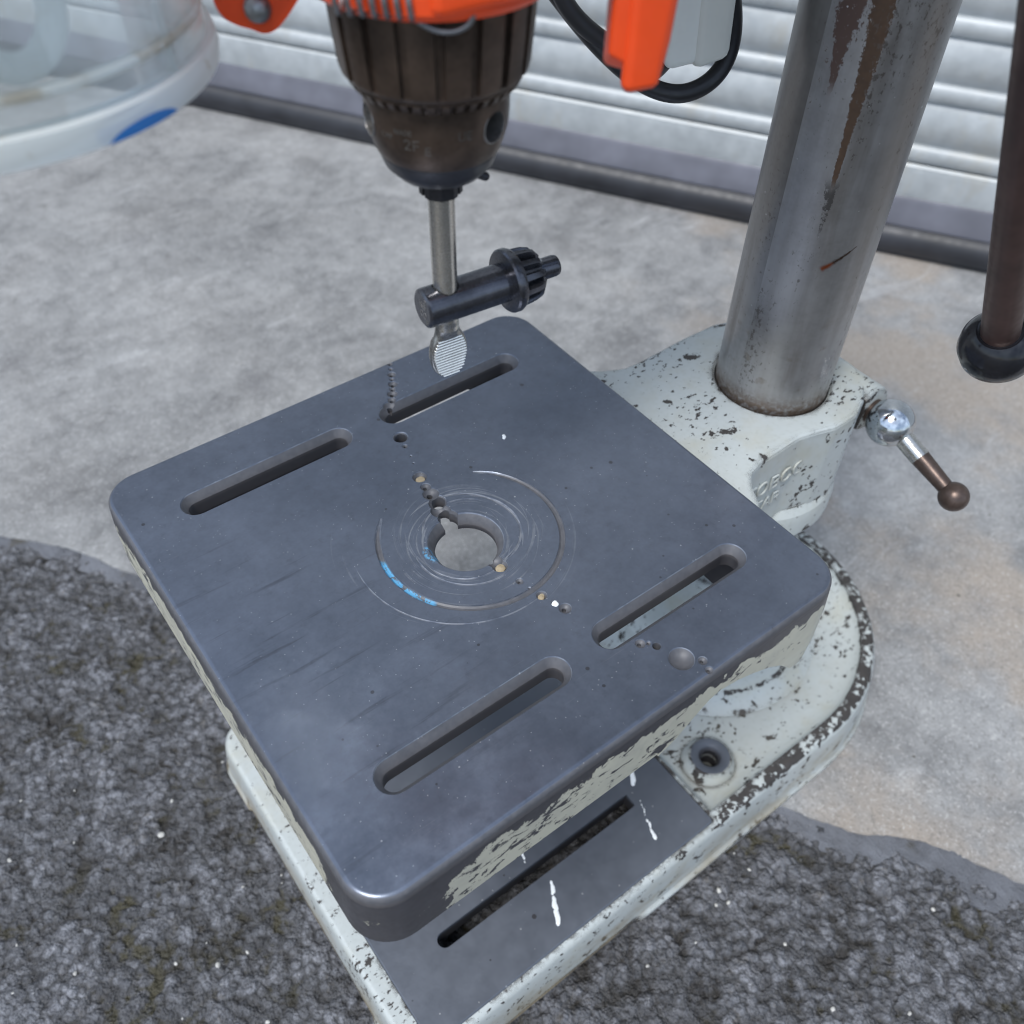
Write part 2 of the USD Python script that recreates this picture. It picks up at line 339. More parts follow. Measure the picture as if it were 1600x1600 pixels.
def mat_asphalt():
    g = G('weathered_asphalt'); q = g.pos(); x, y, z = g.xyz(q)
    n1 = g.noise(q, 5, 5, 0.6); n2 = g.noise(q, 22, 6, 0.72); n3 = g.noise(q, 95, 4, 0.7)
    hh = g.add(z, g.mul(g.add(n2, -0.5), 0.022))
    stone = g.mix(g.lin(g.add(g.mul(n1, 0.5), g.mul(n2, 0.5)), 0.32, 0.68), (0.088, 0.090, 0.099), (0.260, 0.266, 0.292))
    stone = g.mix(g.ss(n3, 0.60, 0.72, 0, 0.85), stone, (0.33, 0.33, 0.345))
    moss = g.mix(g.ss(g.noise(g.map(q, loc=(6, 1, 0)), 2.4, 4), 0.45, 0.62), (0.026, 0.023, 0.020), (0.050, 0.044, 0.022))
    tan = g.ss(g.noise(g.map(q, loc=(2, 2, 0)), 9, 5, 0.7), 0.58, 0.70, 0, 0.45)
    stone = g.mix(tan, stone, (0.15, 0.125, 0.09))
    stone = g.mix(g.mul(specks(g, q, 34, 0.20), 0.6), stone, (0.42, 0.42, 0.42))
    qa = g.map(q, sc=(1, 1, 0.35))
    qw = g.n('mix_vector', 'result', fac=0.016, a=qa, b=g.n('noise_texture', 'color', vector=qa, scale=14.0, detail=3.0), use_clamp=False)
    v1 = g.n('voronoi_texture', 'distance', vector=qw, scale=25.0); t1 = g.xyz(g.also(v1, 'color'))[0]
    v2 = g.n('voronoi_texture', 'distance', vector=qw, scale=66.0); t2 = g.xyz(g.also(v2, 'color'))[1]
    tone = g.add(g.lin(t1, 0, 1, 0.55, 1.15), g.lin(t2, 0, 1, -0.08, 0.20))
    stone = g.n('mix_color', 'result', blend_type='multiply', fac=1.0, a=stone, b=g.n('combine_color', 'color', r=tone, g=tone, b=tone), use_clamp=False)
    gap = g.mx_(g.ss(v1, 0.50, 0.78), g.mul(g.ss(v2, 0.55, 0.85), 0.6))
    stone = g.mix(g.mul(gap, 0.8), stone, (0.034, 0.033, 0.033))
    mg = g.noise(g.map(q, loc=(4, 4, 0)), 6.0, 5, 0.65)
    stone = g.mix(g.ss(hh, GZ - 0.014, GZ - 0.032, 0, 0.66), stone, (0.034, 0.032, 0.031))  # occlusion shade painted into the low gaps, together with dark moss
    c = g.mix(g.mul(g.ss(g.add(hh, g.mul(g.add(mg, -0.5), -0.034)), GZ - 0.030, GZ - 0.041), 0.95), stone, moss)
    h = g.add(g.add(g.mul(n2, 0.9), g.mul(n3, 0.7)), g.add(g.mul(v1, -1.8), g.mul(v2, -0.8)))
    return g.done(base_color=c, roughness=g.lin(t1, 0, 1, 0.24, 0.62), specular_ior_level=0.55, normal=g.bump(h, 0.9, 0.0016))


def mat_galv():
    g = G('galvanised_slat'); tcn = g.pos()
    n1 = g.noise(g.map(tcn, sc=(1, 1, 0.6)), 1.1, 5, 0.6); n2 = g.noise(tcn, 8, 5, 0.6)
    c = g.mix(g.lin(g.add(g.mul(n1, 0.6), g.mul(n2, 0.4)), 0.35, 0.65), (0.29, 0.31, 0.32), (0.44, 0.465, 0.475))
    run = g.ss(g.noise(g.map(tcn, sc=(2, 2, 0.8)), 1.4, 6, 0.65), 0.52, 0.72, 0, 0.55)
    c = g.mix(run, c, (0.36, 0.34, 0.29))
    return g.done(base_color=c, metallic=0.2, roughness=g.lin(n2, 0.3, 0.7, 0.42, 0.58), normal=g.bump(n2, 0.05, 0.0006))


def mat_guard():
    g = G('cloudy_clear_plastic'); q = g.pos(); x, y, z = g.xyz(q)
    n = g.noise(q, 5, 5, 0.6); n2 = g.noise(g.map(q, sc=(1, 1, .5)), 14, 5, 0.7)
    tr = g.n('transparent_bsdf', 'BSDF', color=(0.95, 0.97, 0.97))
    col = g.mix(g.ss(n2, 0.56, 0.72, 0, 0.5), (0.72, 0.74, 0.72), (0.48, 0.38, 0.24))
    df = g.n('diffuse_bsdf', 'BSDF', color=col)
    tl = g.n('translucent_bsdf', 'BSDF', color=(0.70, 0.72, 0.71))
    mid = g.n('mix_closure', 'closure', fac=0.55, closure1=df, closure2=tl)
    haze = g.lin(n, 0.3, 0.7, 0.13, 0.30)
    a = g.n('mix_closure', 'closure', fac=haze, closure1=tr, closure2=mid)
    gl = g.n('glossy_bsdf', 'BSDF', color=(1, 1, 1), roughness=0.18)
    return g.fin(g.n('mix_closure', 'closure', fac=g.mul(g.n('fresnel', 'fac', IOR=1.45), 0.8), closure1=a, closure2=gl))


def mat_guard_rim(name, stain=0.60, clear=0.22):
    g = G(name); q = g.pos(); x, y, z = g.xyz(q)
    n2 = g.noise(q, 9, 5, 0.7)
    col = g.mix(g.ss(n2, stain, stain + 0.12, 0, 0.7), (0.84, 0.86, 0.84), (0.42, 0.31, 0.17))
    blue = g.mul(g.box(q, BLUE, (0.088, 0.088, 0.030), 0.06), 1.0)
    col = g.mix(blue, col, (0.045, 0.235, 0.60))
    df = g.n('principled_bsdf', 'BSDF', base_color=col, roughness=0.25)
    tl = g.n('translucent_bsdf', 'BSDF', color=col)
    tr = g.n('transparent_bsdf', 'BSDF', color=(0.9, 0.93, 0.93))
    a = g.n('mix_closure', 'closure', fac=0.45, closure1=df, closure2=tl)
    return g.fin(g.n('mix_closure', 'closure', fac=g.lin(blue, 0, 1, clear, 0.0), closure1=a, closure2=tr))


BLUE = (-0.735, -0.055, 1.748)
M = {}
M['paint'] = mat_paint('cream_green_paint', thr=0.632, edge=0.045, edge_gain=0.30, rim=0.16, scale=11.0)
M['paint_head'] = mat_paint('head_paint', thr=0.80, edge_gain=0.0)
M['table'] = mat_table(); M['plate'] = mat_plate(); M['column'] = mat_column()
M['concrete'] = mat_concrete(); M['strip'] = mat_strip(); M['asphalt'] = mat_asphalt(); M['galv'] = mat_galv()
M['guard'] = mat_guard(); M['milky'] = mat_guard_rim('milky_plastic'); M['stained'] = mat_guard_rim('stained_plastic', 0.46, 0.45)
M['chuck'] = simple('oxidised_chuck_steel', (0.082, 0.058, 0.044), 0.36, 0.6, 0.4, 9, 0.12)
M['jaw'] = simple('dark_jaw_steel', (0.035, 0.034, 0.038), 0.36, 0.5, 0.25, 12, 0.1)
M['worn_edge'] = simple('rubbed_steel', (0.30, 0.29, 0.28), 0.35, 0.8, 0.25, 20, 0.1)
M['faint'] = simple('faintly_rubbed_steel', (0.13, 0.12, 0.11), 0.42, 0.6, 0.35, 30, 0.1)
M['bore'] = simple('bright_bore_steel', (0.42, 0.42, 0.43), 0.28, 0.9, 0.2, 20, 0.1)
M['key'] = simple('black_key_steel', (0.090, 0.092, 0.106), 0.19, 0.85, 0.3, 14, 0.08)
M['bar'] = simple('bright_bar_steel', (0.60, 0.575, 0.53), 0.22, 0.95, 0.08, 12, 0.04)
M['paddle'] = simple('polished_grip_steel', (0.92, 0.91, 0.88), 0.34, 0.85, 0.06, 20, 0.05)
M['grip_body'] = simple('shaded_grip_steel', (0.34, 0.33, 0.31), 0.28, 0.9, 0.15, 20, 0.05)  # darker than the ribs: shade between them is put into this colour
M['chrome'] = simple('chromed_ball_steel', (0.58, 0.60, 0.62), 0.13, 1.0, 0.15, 7, 0.06)
M['handle'] = simple('browned_handle_steel', (0.105, 0.075, 0.062), 0.36, 0.65, 0.35, 10, 0.12)
M['rod'] = simple('brown_feed_rod_steel', (0.062, 0.035, 0.029), 0.42, 0.45, 0.35, 7, 0.10)
M['bakelite'] = simple('black_knob_plastic', (0.008, 0.008, 0.010), 0.16, 0.0, 0.2, 10, 0.02)
M['orange'] = simple('orange_plastic', (0.78, 0.072, 0.012), 0.42, 0.0, 0.08, 4, 0.10)
M['screw'] = simple('grey_screw_steel', (0.28, 0.29, 0.29), 0.40, 0.8, 0.2, 15, 0.1)
M['wire'] = simple('galvanised_wire', (0.22, 0.22, 0.22), 0.38, 0.8, 0.15, 15, 0.1)
M['plug'] = simple('white_plug_plastic', (0.74, 0.75, 0.70), 0.34, 0.0, 0.05, 5, 0.04)
M['plug_cover'] = simple('cream_plug_cover', (0.66, 0.66, 0.60), 0.45, 0.0, 0.05, 5, 0.04)
M['brass'] = simple('brass_pin', (0.80, 0.48, 0.14), 0.3, 0.9, 0.1, 10, 0.05)
M['cable'] = simple('black_cable_rubber', (0.012, 0.012, 0.014), 0.42, 0.0, 0.2, 10, 0.06)
M['rubber'] = simple('shaded_seal_rubber', (0.022, 0.023, 0.028), 0.48, 0.0, 0.35, 2.5, 0.3)  # lower half of the seal, its shade put into the black
M['lit_band'] = simple('lit_seal_rubber', (0.115, 0.117, 0.140), 0.45, 0.0, 0.25, 2.0, 0.2)  # upper half of the same seal, sky light put into the grey
M['white'] = simple('white_paint_blob', (0.78, 0.80, 0.80), 0.5, 0.0, 0.05, 20, 0.1)
M['blue'] = simple('blue_paint_smear', (0.05, 0.27, 0.62), 0.5, 0.0, 0.1, 20, 0.1)
M['grit'] = simple('pale_grit_stone', (0.46, 0.45, 0.42), 0.6, 0.0, 0.2, 20, 0.3)
M['groove'] = simple('slat_gap_shade', (0.03, 0.03, 0.03), 0.7, 0.0, 0.1, 5, 0.05)  # for the sheet that stands in for shade between the slats

# ------------------------------------------------------------------ building helpers
used = {}
def numbered(parent, name):
    k = (parent, name); i = used.get(k, 0); used[k] = i + 1
    return name if i == 0 else f'{name}_{i:03d}'


def tag(prim, label=None, cat=None, group=None, kind=None):
    for k, v in (('label', label), ('category', cat), ('group', group), ('kind', kind)):
        if v: prim.SetCustomDataByKey(k, v)


origin = {}
def thing(name, label, cat, loc, group=None):
    path = '/World/' + numbered('/World', name)
    x = UsdGeom.Xform.Define(stage, path)
    wl = W(loc); x.AddTranslateOp().Set(Gf.Vec3d(*wl)); origin[path] = wl
    tag(x.GetPrim(), label, cat, group)
    return path


def verts_faces(mesh):
    if hasattr(mesh, 'to_mesh'):
        m = mesh.to_mesh(); return np.array(m.vert_properties[:, :3], float), np.array(m.tri_verts)
    return np.array(mesh.vertices, float), np.array(mesh.faces)


def obj(name, mesh, mat, parent='/World', smooth=30, label=None, cat=None, group=None, kind=None):
    v, f = verts_faces(mesh)
    root = '/'.join(parent.split('/')[:3])
    o = origin.get(root, np.zeros(3))
    path = parent + '/' + numbered(parent, name)
    t = trimesh.Trimesh(W(v) - o, f, process=False)
    m = usdkit.mesh(stage, path, t, M[mat] if isinstance(mat, str) else mat, smooth=smooth)
    tag(m.GetPrim(), label, cat, group, kind)
    return path


def man(v, f):
    t = trimesh.Trimesh(v, f, process=False); t.merge_vertices(digits_vertex=7)
    m = Manifold(manifold3d.Mesh(np.asarray(t.vertices, np.float32), np.asarray(t.faces, np.uint32)))
    return m


def loft(rings, cap=True):
    """rings: list of (n,3) closed loops with equal counts -> trimesh (outward if the loops run counter-clockwise seen against the lofting direction)."""
    n = len(rings[0]); v = np.vstack(rings); f = []
    for k in range(len(rings) - 1):
        a, b = k * n, (k + 1) * n
        i = np.arange(n); j = (i + 1) % n
        f += [np.c_[a + i, a + j, b + j], np.c_[a + i, b + j, b + i]]
    if cap == 'outline':
        for loop, base_i, flip in ((rings[0], 0, True), (rings[-1], (len(rings) - 1) * n, False)):
            pv, pf = trimesh.creation.triangulate_polygon(Polygon(loop[:, :2]), engine='earcut')
            idx = cKDTree(loop[:, :2]).query(np.asarray(pv)[:, :2])[1][np.asarray(pf)]
            ar = loop[idx][:, :, :2]; cr = np.cross(ar[:, 1] - ar[:, 0], ar[:, 2] - ar[:, 0])
            idx = np.where((cr < 0)[:, None], idx[:, ::-1], idx)
            f.append((idx[:, ::-1] if flip else idx) + base_i)
    elif cap:
        c0, c1 = len(v), len(v) + 1
        v = np.vstack([v, rings[0].mean(0), rings[-1].mean(0)])
        i = np.arange(n); j = (i + 1) % n
        L = (len(rings) - 1) * n
        f += [np.c_[np.full(n, c0), j, i], np.c_[np.full(n, c1), L + i, L + j]]
    return trimesh.Trimesh(v, np.vstack(f), process=False)


def frame(axis):
    a = np.asarray(axis, float); a /= np.linalg.norm(a)
    h = np.array([0, 0, 1.0]) if abs(a[2]) < 0.9 else np.array([1.0, 0, 0])
    x = np.cross(h, a); x /= np.linalg.norm(x)
    return x, np.cross(a, x), a


def lathe(profile, at=(0, 0, 0), axis=(0, 0, 1), n=64, cap=True):
    """profile: (r, t) with t rising along the axis."""
    x, y, a = frame(axis); th = np.arange(n) * 2 * PI / n
    rings = [np.asarray(at) + t * a + max(r, 1e-4) * (np.cos(th)[:, None] * x + np.sin(th)[:, None] * y) for r, t in profile]
    return loft(rings, cap)


def radial(fn, levels, at, axis=(0, 0, 1), n=360):
    """levels: (t, scale args...) ; fn(theta, level) -> r"""
    x, y, a = frame(axis); th = np.arange(n) * 2 * PI / n
    return loft([np.asarray(at) + lv[0] * a + np.asarray(fn(th, lv))[:, None] * (np.cos(th)[:, None] * x + np.sin(th)[:, None] * y) for lv in levels])


def tube(pts, rad, n=16):
    pts = np.asarray(pts, float); m = len(pts); rad = np.broadcast_to(rad, (m,))
    t = np.gradient(pts, axis=0); t /= np.linalg.norm(t, axis=1)[:, None]
    x, y, _ = frame(t[0]); rings = []; th = np.arange(n) * 2 * PI / n
    for k in range(m):
        x = x - (x @ t[k]) * t[k]; x /= np.linalg.norm(x); y = np.cross(t[k], x)
        rings.append(pts[k] + rad[k] * (np.cos(th)[:, None] * x + np.sin(th)[:, None] * y))
    return loft(rings)


def spline(ctrl, n=60):
    from scipy.interpolate import CubicSpline
    c = np.asarray(ctrl, float); d = np.r_[0, np.cumsum(np.linalg.norm(np.diff(c, axis=0), axis=1))]
    return CubicSpline(d, c)(np.linspace(0, d[-1], n))


def rrect(x0, x1, y0, y1, r, n=10):
    out = []
    for cx, cy, a0 in ((x1 - r, y1 - r, 0), (x0 + r, y1 - r, PI / 2), (x0 + r, y0 + r, PI), (x1 - r, y0 + r, 1.5 * PI)):
        a = a0 + np.linspace(0, PI / 2, n)
        out.append(np.c_[cx + r * np.cos(a), cy + r * np.sin(a)])
    return np.vstack(out)


def at_z(loop, z): return np.c_[loop, np.full(len(loop), z)]
def tm(m): return man(*verts_faces(m))
def sphere(c, r, n=32): return Manifold.sphere(r, n).translate(list(map(float, c)))
def boxm(x0, x1, y0, y1, z0, z1): return Manifold.cube([x1 - x0, y1 - y0, z1 - z0]).translate([x0, y0, z0])
def ball_hull(pts, r, n=16): return Manifold.batch_hull([sphere(p, r, n) for p in pts])
def join(ms): return trimesh.util.concatenate([trimesh.Trimesh(*verts_faces(m), process=False) for m in ms])


def smooth_loop(pp, n, rounds=3):
    p = np.asarray(pp, float)
    for _ in range(rounds):
        nx = np.roll(p, -1, axis=0); p = np.stack([0.75 * p + 0.25 * nx, 0.25 * p + 0.75 * nx], 1).reshape(-1, 2)
    q_ = np.vstack([p, p[:1]]); L = np.r_[0, np.cumsum(np.linalg.norm(np.diff(q_, axis=0), axis=1))]
    t = np.linspace(0, L[-1], n, endpoint=False); return np.c_[np.interp(t, L, q_[:, 0]), np.interp(t, L, q_[:, 1])]


def poly_prism(pts, z0, z1):
    return Manifold.extrude(CrossSection([np.asarray(pts, float)]), z1 - z0).translate([0, 0, z0])


# ------------------------------------------------------------------ the setting: ground
WT = np.array([0.522, -0.853]); WT /= np.linalg.norm(WT)       # along the shutter (to the right in the picture)
WN = np.array([-WT[1], WT[0]])                                   # away from the camera
K0 = np.array([0.30, 0.66])                                      # a point on the edge of the concrete
def wob(s, seed, amp, freq):
    return (meshkit.fbm(np.c_[np.asarray(s) * freq, np.full(np.shape(s), 0.3), np.full(np.shape(s), 0.7)], 4, seed) - 0.5) * amp
s = np.unique(np.r_[np.linspace(-40, 40, 300), np.linspace(-6, 6, 1500)])
edge_c = np.interp(s, [-6, -3.31, -3.04, -2.85, -2.59, -2.37, -1.5, 0, 1.86, 2.03, 2.24, 2.41, 2.60, 2.73, 2.93, 3.08, 3.26, 4, 6], [-.05, -.069, -.002, .018, .022, .006, .03, -.02, -.01, .012, .006, .012, .07, .10, .09, .085, .06, .06, .0]) + wob(s, 3, 0.03, 7.0) + wob(s, 7, 0.022, 30.0)
def edge_off(sv): return np.interp(sv, s, edge_c)
slab = [K0 + a * WT + o * WN for a, o in zip(s, edge_c)] + [K0 + 40 * WT + 60 * WN, K0 - 40 * WT + 60 * WN]
slab = np.array(slab)
pg = Polygon(slab)
top = trimesh.creation.extrude_polygon(pg, 1.0, engine='earcut')
top.vertices[:, 2] = np.where(top.vertices[:, 2] > .5, GZ, GZ - 1.0)
obj('concrete_ground', top, 'concrete', smooth=False, label='pale stained concrete floor slab running back to the shutter', cat='ground', kind='structure')

# cement skim along the slab's edge: a sloping sheet with a ragged front
sv = np.linspace(-9, 9, 1400); wv = np.linspace(0, 1, 26)
wid = np.interp(sv, [-6, -3.2, -2.5, -1, 1.8, 2.3, 3.2, 6], [.12, .11, .13, .16, .17, .20, .27, .27]) + wob(sv, 11, 0.10, 1.9) + wob(sv, 13, 0.05, 8)
A_, B_ = np.meshgrid(np.arange(len(sv)), np.arange(len(wv)), indexing='ij')
off = edge_off(sv)[:, None] + 0.02 - wv[None, :] * wid[:, None]
P = K0[None, None] + sv[:, None, None] * WT + off[..., None] * WN
hz = GZ - 0.008 - 0.030 * wv[None, :] ** 1.6 + (meshkit.fbm(np.dstack([P * 9, np.zeros(P.shape[:2])]), 5, 5) - 0.5) * 0.030
hz[:, -1] -= 0.06
V = np.dstack([P, hz]).reshape(-1, 3)
def grid_faces(a, b):
    i = np.arange(a - 1)[:, None] * b + np.arange(b - 1)[None]; i = i.ravel()
    return np.vstack([np.c_[i, i + b, i + b + 1], np.c_[i, i + b + 1, i + 1]])
F = grid_faces(len(sv), len(wv))[:, ::-1]
t_ = trimesh.Trimesh(V, F, process=False)
if t_.face_normals[:, 2].mean() < 0: t_ = trimesh.Trimesh(V, F[:, ::-1], process=False)
obj('cement_pavement', t_, 'strip', smooth=True, label='bluish grey cement skim along the edge of the concrete', cat='pavement', kind='structure')

# asphalt: fine displaced sheet near the camera, coarse beyond
rng = np.random.default_rng(4)
na, nb = 760, 600
ga = np.linspace(-4.8, 3.6, na); gb = np.linspace(-3.6, 0.15, nb)      # along WT, along WN
Pa = K0[None, None] + ga[:, None, None] * WT + gb[None, :, None] * WN
flat = Pa.reshape(-1, 2)
def domes(spacing, seed, wamp):
    r_ = np.random.default_rng(seed)
    w = np.c_[meshkit.fbm(np.c_[flat / spacing * .8, np.zeros(len(flat))], 3, seed + 50), meshkit.fbm(np.c_[flat / spacing * .8, np.ones(len(flat))], 3, seed + 51)] - .5
    f_ = flat + w * wamp * spacing
    lo, hi = flat.min(0) - .3, flat.max(0) + .3
    n_ = int(np.prod((hi - lo) / spacing))
    pts = r_.uniform(lo, hi, (n_, 2)); hgt = r_.uniform(0.2, 1, n_); rad = spacing * r_.uniform(0.5, 1.25, n_)
    d, i = cKDTree(pts).query(f_, k=4)
    return np.max(hgt[i] * np.clip(1 - (d / rad[i]) ** 2, 0, 1) ** 0.42, axis=1)
F3 = lambda fr, o, sd: meshkit.fbm(np.c_[flat * fr, np.zeros(len(flat))], o, sd) - .5
hh = np.maximum.reduce([domes(0.092, 1, 0.8) * 1.0, domes(0.058, 2, 0.8) * 0.92, domes(0.036, 3, 0.7) * 0.74]) * 0.80
hh += F3(34, 4, 9) * 0.34 + F3(4.5, 4, 8) * 0.34 + 0.12
hh = np.clip(hh, -0.1, 1.05)
z_as = GZ - 0.056 + 0.046 * hh
flat0 = flat
asph_tree, asph_z = cKDTree(flat0), z_as
fine = trimesh.Trimesh(np.c_[flat0, z_as], grid_faces(na, nb), process=False)
if fine.face_normals[:, 2].mean() < 0: fine.invert()
c_ = [K0 + a * WT + b * WN for a, b in ((-400, .1), (400, .1), (400, -400), (-400, -400))]
coarse = trimesh.Trimesh([[*c, GZ - 0.075] for c in c_], [[0, 2, 1], [0, 3, 2]], process=False)
if coarse.face_normals[:, 2].mean() < 0: coarse.invert()
obj('asphalt_ground', trimesh.util.concatenate([fine, coarse]), 'asphalt', smooth=True, label='dark rough weathered asphalt with moss and painted shade in its hollows in front of the concrete', cat='ground', kind='structure')

grit_at = [[-1.438, 0.832, 1.6], [-2.127, 1.166, 1.1], [-1.476, 0.047, 1.2], [-2.047, 0.42, .9], [-1.639, 0.179, .9], [-1.335, 0.016, .9], [-1.977, 1.467, .7], [-1.316, 0.975, 1], [-2.23, 0.717, .7], [-1.397, -0.327, 1], [1.575, -1.884, 1.0], [0.751, -1.161, 1.2], [0.747, -1.234, 1.1], [0.69, -1.204, .8], [0.795, -1.884, 1.0], [0.212, -1.209, .9], [0.835, -1.545, .8], [0.962, -1.177, .9], [1.075, -2.116, .9], [0.475, -1.274, .6]]
grit_at += [[*(K0 + rng.uniform(-4, 3) * WT + rng.uniform(-3.2, -.3) * WN), rng.uniform(.25, .6)] for _ in range(70)]
gs = []
for gx, gy, k in grit_at:
    b = trimesh.creation.icosphere(subdivisions=2, radius=1.0)
    b.vertices *= 1 + 0.5 * (meshkit.noise(b.vertices * 1.6 + rng.uniform(0, 50, 3))[:, None] - .5)
    b.apply_scale(np.array([1, rng.uniform(.6, .9), rng.uniform(.5, .8)]) * 0.0115 * k)
    b.apply_transform(trimesh.transformations.rotation_matrix(rng.uniform(0, 6), [0, 0, 1]))
    zz = asph_z[asph_tree.query([gx, gy])[1]]
    b.apply_translation([gx, gy, zz + 0.004 * k]); gs.append(b)
obj('grit', trimesh.util.concatenate(gs), 'grit', smooth=40, label='pale loose grit scattered over the dark asphalt', cat='grit', kind='stuff')

# ------------------------------------------------------------------ roller shutter
A0 = np.array([2.879, 8.083])
def wallpt(sv_, d, z): return np.array([*(A0 + sv_ * WT - d * WN), GZ + z])
SH0, SH1 = -42.0, 48.0
shutter = thing('roller_shutter', 'galvanised steel roller shutter with dark rubber seal closing onto the concrete', 'roller shutter', (*(A0 + 4 * WT), GZ))
def strip(profile, s0, s1, th=0.012, seg=70, wave=0.0, seed=0):
    p = np.asarray(profile, float)
    t = np.gradient(p, axis=0); t /= np.linalg.norm(t, axis=1)[:, None]
    nrm = np.c_[-t[:, 1], t[:, 0]]
    loop = np.vstack([p, (p + nrm * -th)[::-1]])
    ss_ = np.linspace(s0, s1, seg); rings = []
    for k in ss_:
        dz = wave * (meshkit.noise(np.array([k * 0.9, seed, 0.2])) - .5)
        dd = wave * (meshkit.noise(np.array([k * 0.6, seed, 5.2])) - .5)
        rings.append(np.array([wallpt(k, d + dd, z + dz) for d, z in loop]))
    m_ = loft(rings)
    if m_.volume < 0: m_.invert()
    return m_
PITCH_Z, Z0 = 0.532, 0.845
def slat_profile(z0):
    out = []
    # small rolled bead at the foot, then a crease, then the broad curve of the lath
    for a in np.linspace(-0.5 * PI, 0.5 * PI, 12): out.append((0.022 + 0.046 * math.cos(a), z0 + 0.012 + 0.070 + 0.070 * math.sin(a)))
    out.append((0.016, z0 + 0.168))
    for k in np.linspace(0, 1, 14)[1:]: out.append((0.016 + 0.056 * math.sin(PI * k ** 0.9) ** 0.85, z0 + 0.172 + 0.350 * k))
    return out
for k in range(34):
    obj('slat', strip(slat_profile(Z0 + k * PITCH_Z), SH0, SH1, seed=k), 'galv', shutter, smooth=40)
rail = [(0.055, 0.50), (0.075, 0.52), (0.078, 0.66), (0.074, 0.775), (0.06, 0.80), (0.064, 0.815), (0.045, 0.832)]
obj('bottom_rail', strip(rail, SH0, SH1), 'galv', shutter, smooth=40, label='flat bottom rail of the shutter')
seal = [(0.03, 0.003), (0.12, 0.004), (0.155, 0.02)]
for a in np.linspace(-0.32 * PI, 0.36 * PI, 14): seal.append((0.085 + 0.125 * math.cos(a), 0.155 + 0.135 * math.sin(a)))
seal += [(0.115, 0.300), (0.06, 0.305)]
obj('rubber_seal', strip(seal, SH0, SH1, wave=0.03, seg=160), 'rubber', shutter, smooth=40, label='rounded lower half of the rubber seal, shade painted into its black')
lit_band = [(0.132, 0.292), (0.150, 0.315), (0.146, 0.36), (0.124, 0.43), (0.104, 0.49), (0.092, 0.535), (0.080, 0.548)]
obj('lit_seal_top', strip(lit_band, SH0, SH1, wave=0.02, seg=160), 'lit_band', shutter, smooth=40, label='sloping grey flange of the rubber seal, sky light painted into its colour')
obj('backing', man(*verts_faces(loft([np.array([wallpt(k, d, z) for d, z in ((-.06, .0), (-.02, .0), (-.02, 19), (-.06, 19))]) for k in (SH0, SH1)]))), 'groove', shutter, smooth=False, label='black sheet added behind the slats for the shade in the gaps')

# ------------------------------------------------------------------ the drill press
press = thing('drill_press', 'vintage bench drill press with square iron table and worn cream green castings', 'drill press', (0.4, 0, GZ))

# base casting
def base_loop(off, n=40):
    xb = 1.70
    out = []
    r = 0.16
    a = np.linspace(-PI / 2, PI / 2, n)
    out.append(np.c_[xb + (1.0 + off) * np.cos(a), (0.985 + off) * np.sin(a)])
    x0, y0 = -0.962 - 0.7 * off, 0.985 + off
    a = np.linspace(PI / 2, PI, 10); out.append(np.c_[x0 + r + r * np.cos(a), y0 - r + r * np.sin(a)])
    a = np.linspace(PI, 1.5 * PI, 10); out.append(np.c_[x0 + r + r * np.cos(a), -y0 + r + r * np.sin(a)])
    return np.vstack(out)
base = tm(loft([at_z(base_loop(o), z) for o, z in ((0.055, GZ), (0.058, GZ + 0.045), (0.035, GZ + 0.07), (0.03, -2.05), (0.012, -1.93), (0.0, -1.908), (-0.012, -1.899), (-0.03, -1.896))]))
# tray round the column, its floor curving up into the rim
tray = []
for off_, z in ((-0.32, -1.984), (-0.20, -1.981), (-0.145, -1.972), (-0.10, -1.950), (-0.078, -1.922), (-0.066, -1.88)):
    lp = base_loop(off_); lp = lp.copy()
    lp[:, 0] = np.maximum(lp[:, 0], 0.86 - (0.02 if z > -1.9 else 0) + (-off_ - 0.07) * 0.4)
    tray.append(at_z(lp, z))
base -= tm(loft(tray))
base -= boxm(-0.868, 0.832, -0.958, 0.958, -2.02, -1.8)                       # seat of the machined plate
base -= boxm(-0.80, 0.80, -0.90, 0.90, GZ - .1, -1.99)                        # hollow underneath
for yy in (-1, 1):                                                            # arches between the feet
    base -= Manifold.batch_hull([boxm(-0.78, 0.38, yy * 1.3 - .5, yy * 1.3 + .5, GZ - .1, GZ + .001), boxm(-0.70, 0.28, yy * 1.3 - .5, yy * 1.3 + .5, GZ, GZ + .062)])
base -= Manifold.batch_hull([boxm(-1.4, -0.8, -0.72, 0.70, GZ - .1, GZ + .001), boxm(-1.4, -0.8, -0.62, 0.62, GZ, GZ + .062)])
# socket that carries the column
sock = tm(lathe([(0.66, -1.975), (0.60, -1.945), (0.55, -1.90), (0.525, -1.83), (0.515, -1.80), (0.50, -1.785), (0.47, -1.77), (0.42, -1.70), (0.40, -1.5), (0.395, -1.22), (0.37, -1.19), (0.26, -1.19)], (XC, 0, 0)))
base = base + (sock ^ boxm(0.9, 2.7, -.8, .8, -2.3, 0))
base -= Manifold.cylinder(3, RC - 0.004, RC - 0.004, 64).translate([XC, 0, -2.1])
for yy in (-0.687, 0.687):
    base += tm(lathe([(0.155, -2.0), (0.138, -1.965), (0.125, -1.94), (0.120, -1.920), (0.110, -1.910), (0.05, -1.910)], (1.076, yy, 0), n=40))
    base -= Manifold.cylinder(.1, 0.075, 0.088, 32).translate([1.076, yy, -1.975])
    base -= Manifold.cylinder(.6, 0.046, 0.046, 32).translate([1.076, yy, -2.4])
    base -= Manifold.cylinder(.2, 0.30, 0.30, 32).translate([1.076, yy, -2.35]) ^ boxm(0.7, 1.5, -.9, .9, -2.4, -2.06)
base_p = obj('base', base, 'paint', press, smooth=35, label='cream green base casting with rounded back and chipped rim')
plate = boxm(-0.866, 0.830, -0.956, 0.956, -2.0, -1.90)
